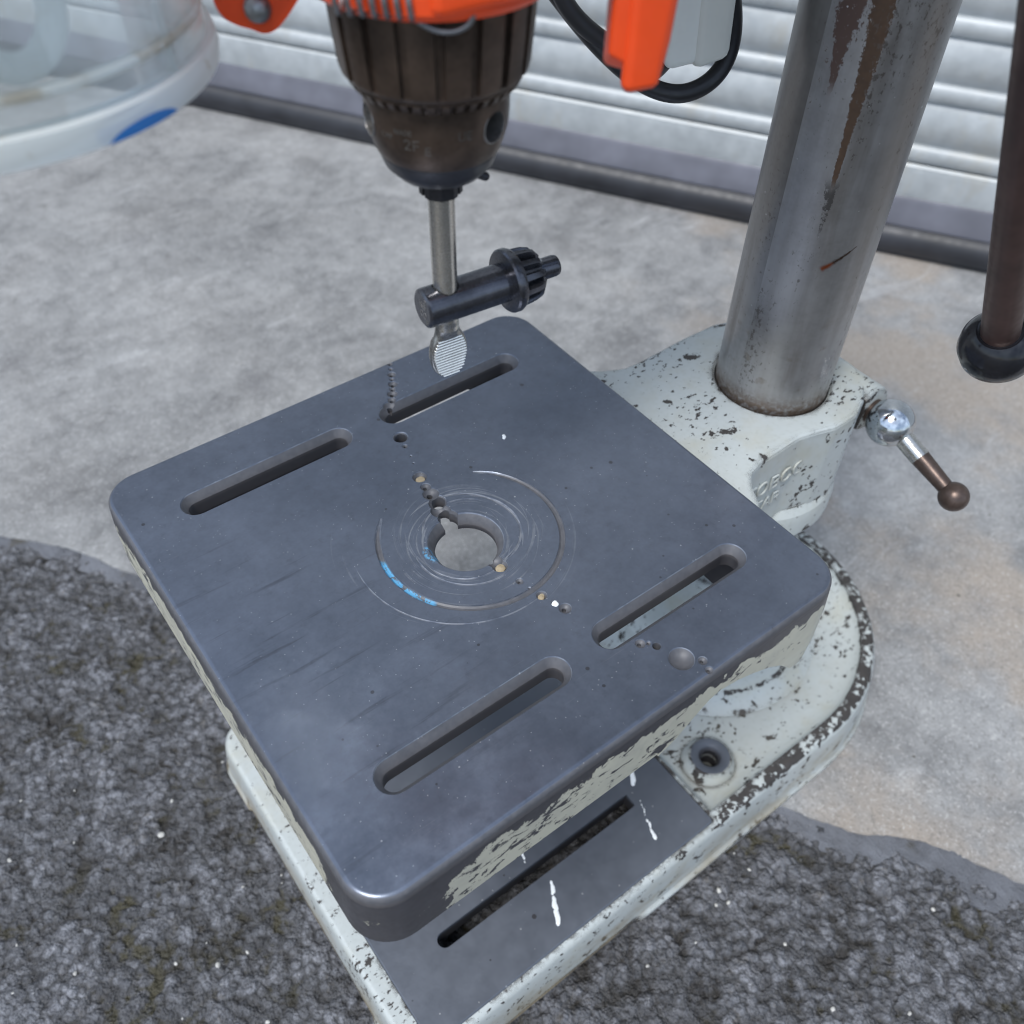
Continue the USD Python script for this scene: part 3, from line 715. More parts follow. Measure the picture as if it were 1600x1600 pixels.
plate = tm(loft([at_z(rrect(-0.866, 0.830, -0.9565, 0.9565, .02, 5), -2.0), at_z(rrect(-0.866, 0.830, -0.9565, 0.9565, .02, 5), -1.898), at_z(rrect(-0.860, 0.824, -0.950, 0.950, .016, 5), -1.892)]))
for yy in (-0.625, 0.625):
    plate -= Manifold.batch_hull([Manifold.cylinder(.4, 0.037, 0.037, 24).translate([x_, yy, -2.2]) for x_ in (-0.575, 0.52)] + [boxm(0.5, 0.566, yy - .035, yy + .035, -2.2, -1.8)])
obj('base_plate', plate, 'plate', base_p, smooth=25, label='dark machined front plate of the base with long slots')
for yy in (-0.687, 0.687):
    obj('bolt_boss', lathe([(0.086, -1.93), (0.100, -1.9095), (0.104, -1.9065), (0.086, -1.9055), (0.062, -1.914), (0.047, -1.935), (0.0445, -2.06)], (1.076, yy, 0), n=40, cap=False), 'plate', base_p, label='bare iron ring round a bolt hole in the base')
def blob(pts, r, z, flat=0.35, along=(1, 0), long=1.0):
    out = []; a = np.asarray(along, float); a /= np.linalg.norm(a); b2 = np.array([-a[1], a[0]])
    for (x_, y_), k in zip(pts, r):
        b = trimesh.creation.icosphere(subdivisions=2, radius=1.0); v = b.vertices
        v = v * (1 + 0.45 * (meshkit.noise(v * 1.5 + rng.uniform(0, 40, 3))[:, None] - .5))
        b.vertices = np.c_[np.array([x_, y_]) + k * (v[:, :1] * long * a + v[:, 1:2] * b2), z + v[:, 2] * k * flat]; out.append(b)
    return trimesh.util.concatenate(out)
def drip(p0, p1, widths, z):
    n = len(widths); t = np.linspace(0, 1, n)[:, None]; p0, p1 = np.array(p0), np.array(p1); L = np.linalg.norm(p1 - p0)
    pts = p0 + t * (p1 - p0) + rng.normal(0, .0025, (n, 2))
    keep = [i for i, w in enumerate(widths) if w > 0]
    return blob(pts[keep], [widths[i] for i in keep], z, 0.22, p1 - p0, 1.9)
obj('paint_mark', drip([-0.022, -0.715], [-0.108, -0.872], [.007, .009, .010, .005, 0, .009, .011, .010, .006, .011, .012, .010], -1.892), 'white', base_p, label='short broken line of white paint on the machined plate')
obj('paint_mark', drip([0.600, -0.660], [0.528, -0.842], [.002, .0025, .002, .003, .0035, .002, 0, .005, .006, .005, .004, .007, .008, .009], -1.892), 'white', base_p, label='long thin line of white paint across the machined plate')
obj('paint_mark', drip([0.675, -0.515], [0.640, -0.56], [.009, .012, .013, .010], -1.892), 'white', base_p)
obj('paint_mark', drip([-0.045, -0.50], [-0.062, -0.555], [.004, .006, .005, .003], -1.892), 'white', base_p)
obj('blue_mark', blob([[0, 0], [.012, .02], [.02, .042]], [.016, .014, .01], 0, .3).apply_transform(trimesh.transformations.rotation_matrix(-PI / 2, [0, 1, 0])).apply_translation([-0.983, -1.0 + .12, -2.02]), 'blue', base_p, label='small blue paint smear on the front of the base')

# column
obj('column', lathe([(RC, -2.1), (RC, -1), (RC, -.5), (RC, 0), (RC, 0.5), (RC, 1), (RC, 1.6), (RC, 2.2), (RC, 3.3), (RC - .03, 3.34)], (XC, 0, 0), n=96), 'column', press, smooth=40, label='thick grey steel column with brown rust streak')

# table casting
HT = 1.0
FR = 0.022
lv = [(-FR + FR * math.sin(k), -FR + FR * math.cos(k)) for k in np.linspace(0, PI / 2, 7)]
rings = [at_z(rrect(-1 - i, 1 + i, -1 - i, 1 + i, 0.135 + i, 12), z) for i, z in [(0.006, -0.45), (0.012, -0.30), (0.008, -0.12)] + [(a, b) for a, b in lv[::-1]]]
table = tm(loft(rings))
inner = tm(loft([at_z(rrect(-0.9, 0.9, -0.9, 0.9, 0.06, 6), -0.6), at_z(rrect(-0.89, 0.89, -0.89, 0.89, 0.06, 6), -0.095)]))
table -= inner
table -= boxm(-1.2, -0.55, -1.2, 1.2, -0.6, -0.30)
for yy in (-1, 1):                                      # the skirt's lower edge: straight, a scallop, then the deep rear corner
    prof = [(0.12, -0.62), (0.12, -0.325), (0.19, -0.285), (0.26, -0.222), (0.33, -0.165), (0.38, -0.152), (0.47, -0.172), (0.56, -0.21), (0.66, -0.262), (0.73, -0.315), (0.77, -0.36), (0.79, -0.385), (0.83, -0.432), (0.95, -0.445), (0.985, -0.41), (1.2, -0.35), (1.2, -0.62)]
    pr = Manifold.extrude(CrossSection([np.array([(x_, z_) for x_, z_ in prof[::-1]])]), 0.5).rotate([90, 0, 0])
    table -= pr.translate([0, -0.85 if yy < 0 else 1.35, 0])
    table -= boxm(-0.56, 0.12, -1.2 if yy < 0 else 0.85, -0.85 if yy < 0 else 1.2, -0.6, -0.30)
def slot(x0, x1, y):
    r = 0.038; rc = 0.062; m_ = [Manifold.cylinder(.8, r, r, 28).translate([x_, y, -.7]) for x_ in (x0 + rc, x1 - rc)]
    cut = Manifold.batch_hull(m_)
    c = [Manifold.cylinder(0.044, 0.034, 0.066, 28).translate([x_, y, -.040]) for x_ in (x0 + rc, x1 - rc)]
    return cut + Manifold.batch_hull(c)
for x0, x1, y in ((-0.785, -0.055, 0.70), (0.085, 0.785, 0.695), (0.085, 0.785, -0.68), (-0.775, -0.04, -0.685)):
    table -= slot(x0, x1, y)
for x_, y_, r in ((0.004, 0.078, 0.034), (0.012, -0.160, 0.024)):      # bites that run into the hole
    table -= Manifold.cylinder(.6, r, r, 26).translate([x_, y_, -.55])
    table -= Manifold.cylinder(.02, r, r * 1.3, 26).translate([x_, y_, -.016])
for x_, y_, r in ((-0.005, 0.128, 0.034), (0.02, -0.195, 0.03)):
    table -= sphere((x_, y_, 0.1 * r), r, 26)
HX, HY = -0.010, -0.055
hole = tm(lathe([(0.30, -0.5), (0.30, -0.062), (0.1165, -0.0615), (0.1165, -0.040), (0.124, -0.026), (0.135, -0.008), (0.146, 0.004)], (HX, HY, 0), n=64))
table -= hole
# drill bites and the gouged arc
for x_, y_, r in ((0.307, 0.984, .016), (0.290, 0.95, .012), (0.274, 0.915, .02), (0.258, 0.888, .013), (0.244, 0.857, .022), (0.225, 0.83, .016), (0.209, 0.805, .024), (0.186, 0.772, .02), (0.159, 0.74, .034), (0.08, 0.501, .013), (0.068, .44, .007), (0.055, .40, .006), (0.033, 0.321, .03), (0.022, 0.262, .022), (0.018, 0.22, .034), (0.012, 0.165, .036), (0.005, .12, .034), (0.022, -0.222, .03), (0.037, -0.32, .016), (0.046, -0.365, .008), (0.061, -0.415, .021), (0.078, -0.469, .015), (0.093, -0.507, .024), (0.274, -0.896, .046), (0.326, -0.943, .018), (0.318, -0.982, .017), (0.205, -0.770, .02), (0.228, -0.785, .011)):
    if r > .04:
        table -= sphere((x_, y_, 0.62 * r), r * 1.18, 36)
    else:
        table -= sphere((x_, y_, 0.40 * r), r * 1.08, 28)
        table -= Manifold.cylinder(r, 0.34 * r, 0.34 * r, 14).translate([x_ - .12 * r, y_ + .12 * r, -1.3 * r])
for x_, y_, r, dz in ((0.093, 0.556, .026, .2), (0.242, -0.81, .013, .3), (0.020, 0.172, .026, .3), (0.006, .115, .022, .4)):
    table -= Manifold.cylinder(dz, r, r, 20).translate([x_, y_, -dz])
    table -= Manifold.cylinder(0.014, r * 0.9, r * 1.35, 20).translate([x_, y_, -0.011])
AX, AY, AR = 0.008, -0.045, 0.335
arc = []
for a in np.linspace(math.radians(128), math.radians(412), 90):
    k = min(1, (a - math.radians(128)) / .5, (math.radians(412) - a) / .7)
    rr = AR + 0.014 * math.sin(1.3 * a)
    arc.append((AX + rr * math.cos(a), AY + rr * math.sin(a), 0.0022 + 0.008 * (1 - max(k, 0))))
table -= tm(tube(arc, 0.0125, 10))
for cx, cy, rr, a0, a1, w in ((-0.015, -0.035, 0.225, -60, 130, .007), (0.03, -0.03, 0.185, -100, 80, .006), (-0.01, -0.02, 0.40, 150, 300, .0045), (0.0, -0.06, 0.205, 150, 300, .006), (0.02, -.02, 0.165, 20, 160, .006), (-.02, -.06, .168, 170, 330, .006)):
    aa = np.radians(np.linspace(a0, a1, 60)); kk = np.minimum(1, np.minimum(np.arange(60), np.arange(60)[::-1]) / 14)
    table -= tm(tube(np.c_[cx + rr * np.cos(aa), cy + rr * np.sin(aa), 0.45 * w + 0.6 * w * (1 - kk)], w, 8))
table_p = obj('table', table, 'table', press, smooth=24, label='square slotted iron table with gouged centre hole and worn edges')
dirt = G('ochre_drill_dust'); dm = dirt.done(base_color=dirt.mix(dirt.noise(dirt.pos(), 60, 3), (0.20, 0.145, 0.08), (0.48, 0.40, 0.27)), roughness=0.8)
for x_, y_, r in ((0.030, 0.312, .019), (0.020, -0.229, .018), (0.058, -0.418, .012)):
    obj('dust_plug', blob([[x_, y_], [x_ - .006, y_ - .004], [x_ + .005, y_ + .004]], [r, r * .7, r * .75], -0.012 * r / .022, .35), dm, table_p, label='ochre wood dust packed in a drill bite' if x_ == 0.030 else None)
obj('paint_mark', drip([-0.236, -0.955], [-0.252, -0.99], [.003, .005, .005, .003], -0.006), 'white', table_p)
obj('paint_mark', blob([[0.434, 0.308], [0.428, 0.302], [0.437, .316]], [.008, .006, .006], 0.002, .5), 'white', table_p, label='tiny white fleck on the iron table')
obj('paint_mark', blob([[0.076, -0.472]], [.012], 0.0, .3), 'white', table_p)

# arm that clamps the table to the column
prof = [(0.97, -0.62), (1.06, -0.56), (1.11, -0.49), (1.15, -0.42), (1.20, -0.372), (1.28, -0.352), (1.52, -0.345), (1.62, -0.37), (1.70, -0.395), (1.84, -0.392), (1.95, -0.345), (2.05, -0.27), (2.10, -0.17), (2.11, 0.0), (2.09, 0.16), (2.02, 0.29), (1.92, 0.40), (1.80, 0.445), (1.6, 0.452), (1.3, 0.442), (1.22, 0.45), (1.12, 0.50), (1.0, 0.60), (0.97, 0.62)]
rnd = np.array(Polygon(prof).buffer(-.07, quad_segs=24).buffer(.14, quad_segs=24).buffer(-.07, quad_segs=24).exterior.coords)[:-1]
al_ = smooth_loop(rnd, 240, 1)
if not Polygon(al_).exterior.is_ccw: al_ = al_[::-1]
tg = np.roll(al_, -1, axis=0) - np.roll(al_, 1, axis=0); tg /= np.linalg.norm(tg, axis=1)[:, None]
inw = np.c_[-tg[:, 1], tg[:, 0]]
loops = [at_z(al_ + inw * d, z) for d, z in ((0.03, -0.66), (0.0, -0.62), (0.0, -0.2), (0.0, -0.122), (0.004, -0.110), (0.013, -0.103), (0.024, -0.100))]
arm = tm(loft(loops, 'outline'))
arm = arm ^ boxm(0.9, 3, -2, 2, -2, 1)
arm -= Manifold.batch_hull([boxm(0.5, 1.2, -1, 1, -1.2, -0.45), boxm(0.5, 1.0, -1, 1, -1.2, -0.2)])     # the web is shallower at the table
arm += tm(lathe([(0.36, -0.80), (0.405, -0.785), (0.425, -0.745), (0.425, -0.66), (0.415, -0.62), (0.39, -0.58)], (XC, 0, 0), n=72))   # bead round the foot of the collar
arm -= Manifold.cylinder(3, RC + 0.004, RC + 0.004, 72).translate([XC, 0, -2])
arm -= tm(lathe([(RC + 0.003, -0.13), (RC + 0.006, -0.112), (RC + 0.022, -0.095)], (XC, 0, 0), n=72))
arm += tm(lathe([(0.115, 0.14), (0.115, 0.33), (0.108, 0.345), (0.085, 0.35)], (2.04, 0, -0.215), axis=(0, -1, 0), n=40)) ^ boxm(1.97, 3, -1, 1, -1, 1)
arm -= boxm(1.9, 2.5, -0.012, 0.012, -1, 0.1)
arm -= boxm(0.9, 1.015, -1, 1, -.6, 0)
arm_p = obj('table_arm', arm, 'paint', press, smooth=17, label='cream painted arm with split clamp collar round the column')
def lettering(text, h, depth, right, upv, at):
    t = meshkit.text_mesh(text, h, depth)
    r_, u_ = np.asarray(right, float), np.asarray(upv, float); n_ = np.cross(r_, u_)
    v = t.vertices; return trimesh.Trimesh(np.asarray(at) + v[:, :1] * r_ + v[:, 1:2] * u_ + v[:, 2:3] * n_, t.faces, process=False)
obj('lettering', lettering('FOBCO', 0.078, 0.008, (1, 0, 0), (0, 0, 1), (1.235, -0.352, -0.34)), 'paint_head', arm_p, smooth=False)
obj('lettering', lettering('STAR', 0.062, 0.007, (1, 0, 0), (0, 0, 1), (1.26, -0.352, -0.45)), 'paint_head', arm_p, smooth=False)
# clamp lever: chromed ball, tapered browned handle
ball, hend = np.array([2.04, -0.455, -0.215]), np.array([2.035, -0.855, -0.355])
lev = obj('clamp_lever', lathe([(0.06, 0.0), (0.062, .03), (0.05, .05)], (2.04, -0.352, -0.215), (0, -1, 0), 32), 'handle', press, label='chromed ball clamp lever with browned tapered handle')
obj('lever_ball', Manifold.sphere(0.108, 64).translate(list(ball)), 'chrome', lev, smooth=True)
hd = hend - ball; hl = np.linalg.norm(hd); hd /= hl
obj('lever_neck', lathe([(0.044, 0.09), (0.044, 0.20), (0.043, 0.205)], ball, hd, 32), 'bar', lev, label='bright upper end of the lever handle')
obj('lever_handle', lathe([(0.0435, 0.195), (0.043, 0.2), (0.034, hl - .03), (0.03, hl)], ball, hd, 32), 'handle', lev)
obj('lever_knob', Manifold.sphere(0.066, 48).translate(list(hend)), 'handle', lev, smooth=True, label='small browned ball at the end of the lever')

# head above the picture, quill, chuck
SX, SY = 0.000, 0.023
head = ball_hull([(x_, y_, z_) for x_ in (-0.30, 2.05) for y_ in (-0.33, 0.33) for z_ in (2.5, 3.2)], 0.10)
head += ball_hull([(x_, y_, z_) for x_ in (SX - .12, SX + .12) for y_ in (-.12, .12) for z_ in (2.35, 3.0)], 0.16)
obj('head', head, 'paint_head', press, smooth=35, label='painted head casting carrying spindle and column')
obj('quill', lathe([(0.17, 1.9), (0.17, 2.4)], (SX, SY, 0), n=64), 'bar', press, smooth=40)
chuck_p = None
def sleeve_r(th, lv):
    _, base_r, depth = lv
    ph = (th * 18 / (2 * PI)) % 1.0
    d = np.abs(ph - 0.5)
    return base_r - depth * np.clip((0.14 - d) / 0.012, 0, 1)
sl = radial(sleeve_r, [(1.668, 0.208, 0.0), (1.672, 0.2145, 0.0), (1.684, 0.220, 0.0), (1.6845, 0.226, 0.010), (1.70, 0.2295, 0.013), (1.78, 0.237, 0.014), (1.86, 0.243, 0.014), (2.0, 0.246, 0.014), (2.06, 0.246, 0.014), (2.075, 0.225, 0.0)], (SX, SY, 0), n=720)
chuck_p = obj('chuck', sl, 'chuck', press, smooth=25, label='dark oxidised three jaw key chuck with fluted sleeve')
def teeth_r(th, lv):
    _, ro, ri = lv
    ph = np.abs(((th * 40 / (2 * PI)) % 1.0) - 0.5) * 2
    return ri + (ro - ri) * np.clip((ph - 0.30) / 0.14, 0, 1)
obj('gear_ring', radial(teeth_r, [(1.634, 0.184, 0.1795), (1.640, 0.196, 0.182), (1.652, 0.206, 0.188), (1.660, 0.211, 0.197), (1.664, 0.212, 0.211), (1.669, 0.2125, 0.2125)], (SX, SY, 0), n=800), 'chuck', chuck_p, smooth=25)
body = tm(lathe([(0.066, 1.402), (0.110, 1.415), (0.140, 1.447), (0.152, 1.478), (0.157, 1.482), (0.166, 1.505), (0.176, 1.54), (0.180, 1.575), (0.180, 1.64), (0.178, 1.70)], (SX, SY, 0), n=96))
bores = []
for a in (-73, 47, 167):
    ca, sa = math.cos(math.radians(a)), math.sin(math.radians(a))
    body -= Manifold.cylinder(0.25, 0.037, 0.037, 40).rotate([0, 90, 0]).rotate([0, 0, a]).translate([SX + 0.01 * ca, SY + 0.01 * sa, 1.572])
    bores.append(lathe([(0.0368, 0.12), (0.0366, 0.174), (0.0378, 0.1785), (0.0395, 0.178), (0.0400, 0.172), (0.0372, 0.170), (0.0372, 0.12)], (SX, SY, 1.572), (ca, sa, 0), 40, cap=False))
obj('chuck_body', body, 'chuck', chuck_p, smooth=30)
for b in bores: obj('key_bore', b, 'worn_edge', chuck_p, smooth=30, label='bright rim of a key hole in the chuck')
obj('nose_cone', lathe([(0.064, 1.392), (0.1115, 1.412), (0.142, 1.444), (0.1535, 1.4765), (0.150, 1.485)], (SX, SY, 0), n=72), 'jaw', chuck_p, smooth=30)
for k, a in enumerate((-121, -1, 119)):
    th = math.radians(a); c, s_ = math.cos(th), math.sin(th)
    sec = [np.array([SX + r * math.cos(th + d), SY + r * math.sin(th + d)]) for r, d in ((0.034, -.95), (0.054, -0.95), (0.058, -.6), (0.060, 0), (0.058, .6), (0.054, .95), (0.034, .95))]
    obj('jaw', poly_prism(sec, 1.348, 1.45), 'jaw', chuck_p, smooth=20)
obj('jaw_screw', ball_hull([(SX + .075, SY - .055, 1.398), (SX + .095, SY - .07, 1.39)], 0.012), 'jaw', chuck_p)
def wrap(text, h, ang0, z, r, depth=0.0018):
    t = meshkit.text_mesh(text, h, depth); v = t.vertices
    t = trimesh.Trimesh(v, t.faces, process=False); a = math.radians(ang0) + v[:, 0] / r; rr = r + v[:, 2] - 0.0008
    return trimesh.Trimesh(np.c_[SX + rr * np.cos(a), SY + rr * np.sin(a), z + v[:, 1]], t.faces, process=False)
BR = lambda z: np.interp(z, [1.505, 1.54, 1.575, 1.64], [0.166, 0.176, 0.180, 0.180])
def wrap(text, h, ang0, z, depth=0.0016):
    t = meshkit.text_mesh(text, h, depth); v = t.vertices
    zz = z + v[:, 1]; r = BR(zz); a = math.radians(ang0) + v[:, 0] / 0.178; rr = r + v[:, 2] - 0.0004
    return trimesh.Trimesh(np.c_[SX + rr * np.cos(a), SY + rr * np.sin(a), zz], t.faces, process=False)
for tx, h, a0, z in (('CAP', .013, -171, 1.560), ('MADE', .012, -158, 1.578), ('2F', .026, -151, 1.542), ('E', .022, -134, 1.532), ('UE', .021, -108, 1.566)):
    obj('lettering', wrap(tx, h, a0, z), 'faint', chuck_p, smooth=False)

# orange bracket of the guard, clamped round the quill
VD = np.array([-0.54, -0.842, 0]); RD = np.array([0.80, -0.60, 0])       # towards the operator; to the operator's right
col_ = tm(lathe([(0.262, 1.882), (0.275, 1.868), (0.29, 1.885), (0.29, 2.10), (0.27, 2.12)], (SX, SY, 0), n=64)) - Manifold.cylinder(1, 0.243, 0.243, 64).translate([SX, SY, 1.5])
def plate_pts(o, pts, th, nrm):
    """outline given on a vertical plane: (along RD, up) pairs from o, thickness along nrm"""
    m_ = Manifold.extrude(CrossSection([np.asarray(pts, float)]), th)
    v, f = verts_faces(m_)
    w = np.asarray(o) + v[:, :1] * RD + v[:, 1:2] * np.array([0, 0, 1.0]) + v[:, 2:3] * np.asarray(nrm)
    t = trimesh.Trimesh(w, f, process=False)
    if t.volume < 0: t.invert()
    return tm(t)
C0 = np.array([SX, SY, 0])
bar_front = Manifold.batch_hull([sphere(C0 + x_ * RD + y_ * VD + np.array([0, 0, z_]), 0.028, 16) for x_, y_, z_ in ((0.02, .275, 1.905), (0.34, .19, 1.952), (0.02, .275, 2.1), (0.34, .19, 2.1), (0.30, -.05, 2.1), (0.30, -.05, 1.95))])
orange = col_ + bar_front
link = Manifold.batch_hull([sphere(C0 + x_ * RD + y_ * VD + np.array([0, 0, z_]), 0.03, 14) for x_, y_, z_ in ((-0.26, .06, 1.96), (-0.26, .06, 2.06), (-0.44, .16, 1.96), (-0.44, .16, 2.06))])
orange += link
orange -= Manifold.cylinder(1, 0.2435, 0.2435, 64).translate([SX, SY, 1.4])
br = obj('guard_bracket', orange, 'orange', press, smooth=35, label='orange plastic guard bracket clamped above the chuck')
# hinge ear with its screw (left in the picture), and the hanging angle tab (right)
EO = np.array([-0.345, 0.205, 1.815])
ear_o = [(-0.085, 0.10), (-0.10, 0.02), (-0.085, -0.022), (-0.05, -0.040), (-0.02, -0.046), (0.0, -0.056), (0.025, -0.052), (0.048, -0.034), (0.075, -0.005), (0.11, 0.04), (0.15, 0.12), (0.17, 0.22), (-0.06, 0.22)]
NV = np.array([-0.54, -0.80, 0.0]) / np.linalg.norm([-0.54, -0.80, 0.0])
ear = plate_pts(EO, smooth_loop(ear_o, 90), 0.07, -NV)
obj('hinge_ear', ear, 'orange', br, smooth=30, label='orange hinge ear carrying a domed screw')
sc = lathe([(0.031, -0.02), (0.031, 0.006), (0.027, 0.015), (0.018, 0.022), (0.006, 0.025)], EO + np.array([0, 0, 0.0]) - 0.0 * NV, NV + np.array([0, 0, 0.35]), 40)
obj('screw', sc, 'screw', br, smooth=50, label='grey domed hinge screw')
TO = np.array([0.245, -0.30, 1.795])
tabm = []
f1 = Manifold.batch_hull([sphere(TO + a * RD + b * VD + np.array([0, 0, c]), 0.016, 14) for a, b, c in ((0.015, 0.0, -0.055), (0.015, 0.0, 0.30), (0.085, 0.0, -0.055), (0.085, 0.0, 0.30), (0.085, 0.05, -0.055), (0.085, 0.05, 0.30), (0.015, .05, .30), (0.015, .05, -.02))])
f2 = Manifold.batch_hull([sphere(TO + a * RD + b * VD + np.array([0, 0, c]), 0.022, 16) for a, b, c in ((0.055, 0.055, -0.085), (0.10, 0.045, -0.08), (0.055, 0.055, 0.30), (0.135, 0.03, 0.30), (0.115, 0.035, 0.0))])
obj('bracket_tab', f1 + f2, 'orange', br, smooth=30, label='orange angled tab hanging beside the chuck')

# torsion spring of the guard, in front of the chuck
sp0 = C0 + 0.262 * VD - 0.20 * RD + np.array([0, 0, 1.918]); spd = 0.16 * RD + np.array([0, 0, -0.010])
tt = np.linspace(0, 1, 260); ang = tt * 2 * PI * 6.5
hel = sp0 + tt[:, None] * spd + 0.036 * np.cos(ang)[:, None] * np.array([0, 0, 1.0]) + 0.036 * np.sin(ang)[:, None] * VD
tail = spline([hel[-1], hel[-1] + .03 * RD + np.array([0, 0, -.018]), hel[-1] + .075 * RD + np.array([0, 0, -.026]), hel[-1] + .115 * RD + np.array([0, 0, -.008]), hel[-1] + .125 * RD + np.array([0, 0, 0.03]), hel[-1] + .11 * RD + np.array([0, 0, 0.09])], 40)
obj('guard_spring', tube(np.vstack([hel, tail[1:]]), 0.0062, 8), 'wire', press, smooth=60, label='thin grey coil spring in front of the chuck')

# clear guard swung aside
GC = np.array([-0.9035, 0.382]); GR, GZR = 0.4705, 1.75
def shell(r_in, r_out, z0, z1, a0, a1, n=90, flare=0.0):
    aa = np.radians(np.linspace(a0, a1, n)); rings = []
    for a in aa:
        e = np.array([math.cos(a), math.sin(a)])
        rings.append(np.array([[*(GC + e * r_out), z0], [*(GC + e * (r_out + flare)), z1], [*(GC + e * (r_in + flare)), z1], [*(GC + e * r_in), z0]]))
    m_ = loft(rings)
    if m_.volume < 0: m_.invert()
    return m_
gp = obj('chuck_guard', shell(GR - 0.014, GR, GZR + 0.03, GZR + 0.75, -170, 75, flare=-0.03), 'guard', press, smooth=40, label='cloudy clear plastic chuck guard swung open with milky rim')
def rim_path(r, z, a0, a1, n=90): return np.array([[*(GC + r * np.array([math.cos(a), math.sin(a)])), z] for a in np.radians(np.linspace(a0, a1, n))])
rimm = []
for a in np.radians(np.linspace(-172, 77, 110)):
    e = np.array([math.cos(a), math.sin(a)])
    sec = [(0.0, -0.004), (0.014, 0.002), (0.018, 0.03), (0.012, 0.055), (0.0, 0.060), (-0.03, 0.060), (-0.045, 0.05), (-0.048, 0.01), (-0.035, -0.004)]
    rimm.append(np.array([[*(GC + e * (GR + d)), GZR + z] for d, z in sec]))
rimm = loft(rimm)
if rimm.volume < 0: rimm.invert()
obj('guard_rim', rimm, 'milky', gp, smooth=50, label='thick milky bottom rim of the guard with blue mark')
ridge = []
for a in np.radians(np.linspace(-170, 75, 110)):
    e = np.array([math.cos(a), math.sin(a)])
    ridge.append(np.array([[*(GC + e * (GR - 0.004 + d)), GZR + z] for d, z in ((0, .108), (.005, .112), (.006, .120), (.004, .126), (-.016, .127), (-.018, .108))]))
ridge = loft(ridge)
if ridge.volume < 0: ridge.invert()
obj('guard_ridge', ridge, 'stained', gp, smooth=50, label='stained moulded ridge above the rim of the guard')
# moulded finger loop inside the guard
e0 = np.array([math.cos(math.radians(-75)), math.sin(math.radians(-75))]); tdir = np.array([-e0[1], e0[0]])
lp = spline([[*(GC + e0 * 0.40 + tdir * a), z] for a, z in ((-0.20, 2.25), (-0.20, 2.02), (-0.17, 1.93), (-0.10, 1.895), (-0.04, 1.93), (-0.02, 2.02), (-0.02, 2.25))], 50)
obj('guard_loop', tube(lp, 0.028, 12), 'milky', gp, smooth=60, label='milky moulded loop inside the guard')
e1 = np.array([math.cos(math.radians(-52)), math.sin(math.radians(-52))])
obj('guard_rib', ball_hull([(*(GC + e1 * 0.46), 1.80), (*(GC + e1 * 0.45), 1.93)], 0.010, 12), 'milky', gp, smooth=50)

# feed handle hanging down on the right
top_, bot_ = np.array([0.70, -0.87, 2.46]), np.array([1.635, -0.87, 0.70])
fd = bot_ - top_; fl = np.linalg.norm(fd); fd /= fl
fp = obj('feed_handle', lathe([(0.058, 0), (0.060, 0.1), (0.062, fl)], top_, fd, 40), 'rod', press, smooth=40, label='brown steel feed lever hanging at the right with black ball knob')
ko = bot_ + fd * 0.055
knob = tm(lathe([(0.066, -0.085), (0.074, -0.088), (0.098, -0.072), (0.122, -0.035), (0.130, 0.005), (0.122, 0.048), (0.098, 0.088), (0.055, 0.115), (0.01, 0.124)], ko, fd, 64))
obj('ball_knob', knob, 'bakelite', fp, smooth=50, label='glossy black ball knob on the feed lever')
obj('feed_hub', lathe([(0.10, 0.0), (0.12, 0.02), (0.12, 0.56), (0.10, 0.58)], (0.70, -0.38, 2.50), (0, -1, 0), 40), 'handle', press, smooth=40)

# ------------------------------------------------------------------ chuck key clamped in the chuck
KU = np.array([0.995, -0.0995, 0.0]); KU /= np.linalg.norm(KU); KV = np.array([KU[1], -KU[0], 0.0]); UPV = np.array([0, 0, 1.0])
KO = np.array([0.008, 0.036, 0.988])
key = thing('chuck_key', 'black chuck key with bright bar and ribbed grip hanging in the chuck jaws', 'chuck key', (KO[0], KO[1], 0.70))
kb = tm(lathe([(0.050, -0.078), (0.058, -0.073), (0.0595, -0.066), (0.0595, 0.205)], KO, KU, 72)) - Manifold.cylinder(1, 0.0395, 0.0395, 40).translate([KO[0], KO[1], 0.5])
kbp = obj('key_body', kb, 'key', key, smooth=30)
obj('key_collar', lathe([(0.058, 0.196), (0.092, 0.200), (0.097, 0.206), (0.0975, 0.222), (0.093, 0.232), (0.05, 0.235)], KO, KU, 72), 'key', key, smooth=30)
def pinion_r(th, lv):
    _, ro, ri = lv
    ph = np.abs(((th * 12 / (2 * PI)) % 1.0) - 0.5) * 2
    return ri + (ro - ri) * np.clip((ph - 0.30) / 0.30, 0, 1)
obj('key_pinion', radial(pinion_r, [(0.229, 0.087, 0.087), (0.232, 0.0885, 0.060), (0.275, 0.085, 0.050), (0.300, 0.078, 0.044), (0.316, 0.060, 0.040), (0.319, 0.036, 0.035)], KO, KU, n=440), 'key', key, smooth=20)
obj('key_pilot', lathe([(0.033, 0.32), (0.0335, 0.375), (0.031, 0.386), (0.024, 0.390)], KO, KU, 40), 'key', key, smooth=30, label='rubbed round pilot tip of the key')
KB = np.array([KO[0], KO[1], 0])
obj('tommy_bar', tube([KB + UPV * z for z in (0.90, 0.95, 1.0, 1.1, 1.2, 1.3, 1.4)], 0.0365, 40), 'bar', key, smooth=40, label='bright round bar of the key')
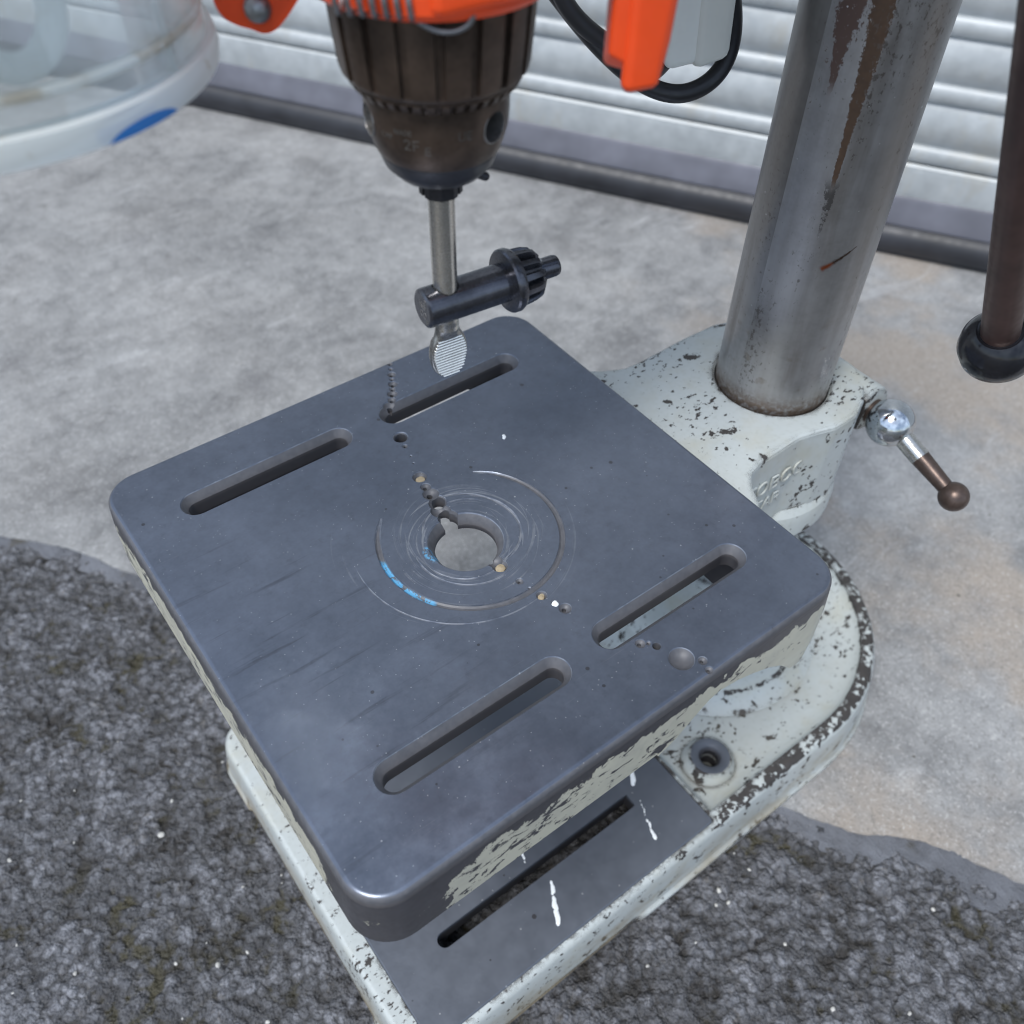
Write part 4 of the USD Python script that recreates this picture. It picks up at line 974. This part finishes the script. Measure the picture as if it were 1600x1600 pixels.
# flattened grip: sections blend from round bar to thin oval
secs = []
for z, wd, th in ((0.718, 0.012, .010), (0.722, 0.026, .013), (0.732, 0.040, .015), (0.750, 0.052, .016), (0.775, 0.060, .0165), (0.805, 0.063, .017), (0.835, 0.060, .0175), (0.858, 0.053, .019), (0.875, 0.045, .022), (0.888, 0.040, .027), (0.90, 0.0375, .032), (0.915, 0.0365, .0365), (0.93, 0.0365, 0.0365)):
    a = np.arange(48) * 2 * PI / 48; c, s_ = np.cos(a), np.sin(a); e = 0.45 if th < .02 else 1.0
    secs.append(KB + UPV * z + (wd * np.sign(c) * np.abs(c) ** e)[:, None] * KU + (th * np.sign(s_) * np.abs(s_) ** e)[:, None] * -KV)
gr = loft(secs)
if gr.volume < 0: gr.invert()
grip = obj('grip', gr, 'grip_body', key, smooth=45, label='flattened oval thumb grip of the key')
ribs = []
for z in np.arange(0.732, 0.872, 0.0102):
    hw = np.interp(z, [0.722, 0.75, 0.805, 0.835, 0.858, 0.875], [0.020, 0.046, 0.058, 0.054, 0.046, 0.036])
    for sg in (1, -1):
        c = KB + UPV * z + sg * KV * 0.0165
        w_, h_ = hw, 0.0042
        pts = [c + KU * (w_ * q1) + UPV * (h_ * q2) + sg * KV * q3 for q1, q2, q3 in ((-1, -1, -.006), (1, -1, -.006), (1, 1, -.006), (-1, 1, -.006), (-.96, -.75, .0045), (.96, -.75, .0045), (.96, .05, .0030), (-.96, .05, .0030))]
        ribs.append(trimesh.convex.convex_hull(np.array(pts)))
obj('grip_ribs', trimesh.util.concatenate(ribs), 'paddle', grip, smooth=False, kind='stuff')
for tx, h, du, dz in (('K3', .022, -0.016, 0.006), ('CO', .020, -0.014, -0.024), ('2', .016, 0.012, 0.026), ('P', .016, 0.022, -.038)):
    obj('lettering', lettering(tx, h, 0.0012, KV * 1.0, UPV, KO - KU * 0.0776 + KV * du + UPV * dz), 'worn_edge', kbp, smooth=False)

# ------------------------------------------------------------------ mains plug hanging behind
plug = thing('power_plug', 'white mains plug on a looped black cable hanging behind the orange tab', 'plug', (1.35, 0.40, 1.22))
PC = np.array([1.275, 0.405, 1.455])
pd = np.array([0.86, -0.50, 0.05]); pd /= np.linalg.norm(pd)         # from the pins towards the cover
pw = np.cross(np.array([0, 0, 1.0]), pd); pw /= np.linalg.norm(pw); pz = np.cross(pd, pw)
def pbox(a0, a1, w, z0, z1, r, taper=1.0):
    w = w * 0.88
    return Manifold.batch_hull([sphere(PC + a * pd + b * k * pw + c * pz, r, 14) for a, k in ((a0, 1), (a1, taper)) for b in (-w, w) for c in (z0 + (.012 if a == a1 else 0), z1)])
obj('plug_body', pbox(-0.085, -0.010, 0.125, -0.135, 0.30, 0.03), 'plug', plug, smooth=35)
obj('plug_cover', pbox(0.010, 0.075, 0.128, -0.13, 0.30, 0.036, 0.9), 'plug_cover', plug, smooth=35)
for b, z_, w in ((-.08, -.06, .018), (0.08, -.06, .018), (0.0, .16, .022)):
    m_ = Manifold.batch_hull([sphere(PC + a * pd + (b + q1 * w) * pw + (z_ + q2 * .03) * pz, 0.008, 8) for a in (-0.10, -0.24) for q1 in (-1, 1) for q2 in (-1, 1)])
    obj('pin', m_, 'brass', plug, smooth=30)
cord = spline([[0.90, 0.93, 1.60], [0.985, 0.72, 1.407], [1.03, 0.535, 1.295], [1.085, 0.41, 1.232], [1.17, 0.305, 1.210], [1.30, 0.268, 1.258], [1.40, 0.316, 1.352], [1.455, 0.40, 1.45], [1.48, 0.50, 1.62]], 90)
cb = obj('cable', tube(cord, 0.031, 16), 'cable', plug, smooth=60)
cord2 = spline([PC - 0.03 * pd - 0.15 * pz, PC - 0.07 * pd - 0.19 * pz + 0.02 * pw, [1.13, 0.43, 1.25], [1.06, 0.50, 1.30], [0.98, 0.62, 1.38], [.93, .74, 1.55]], 50)
obj('cable', tube(cord2, 0.031, 16), 'cable', plug, smooth=60)
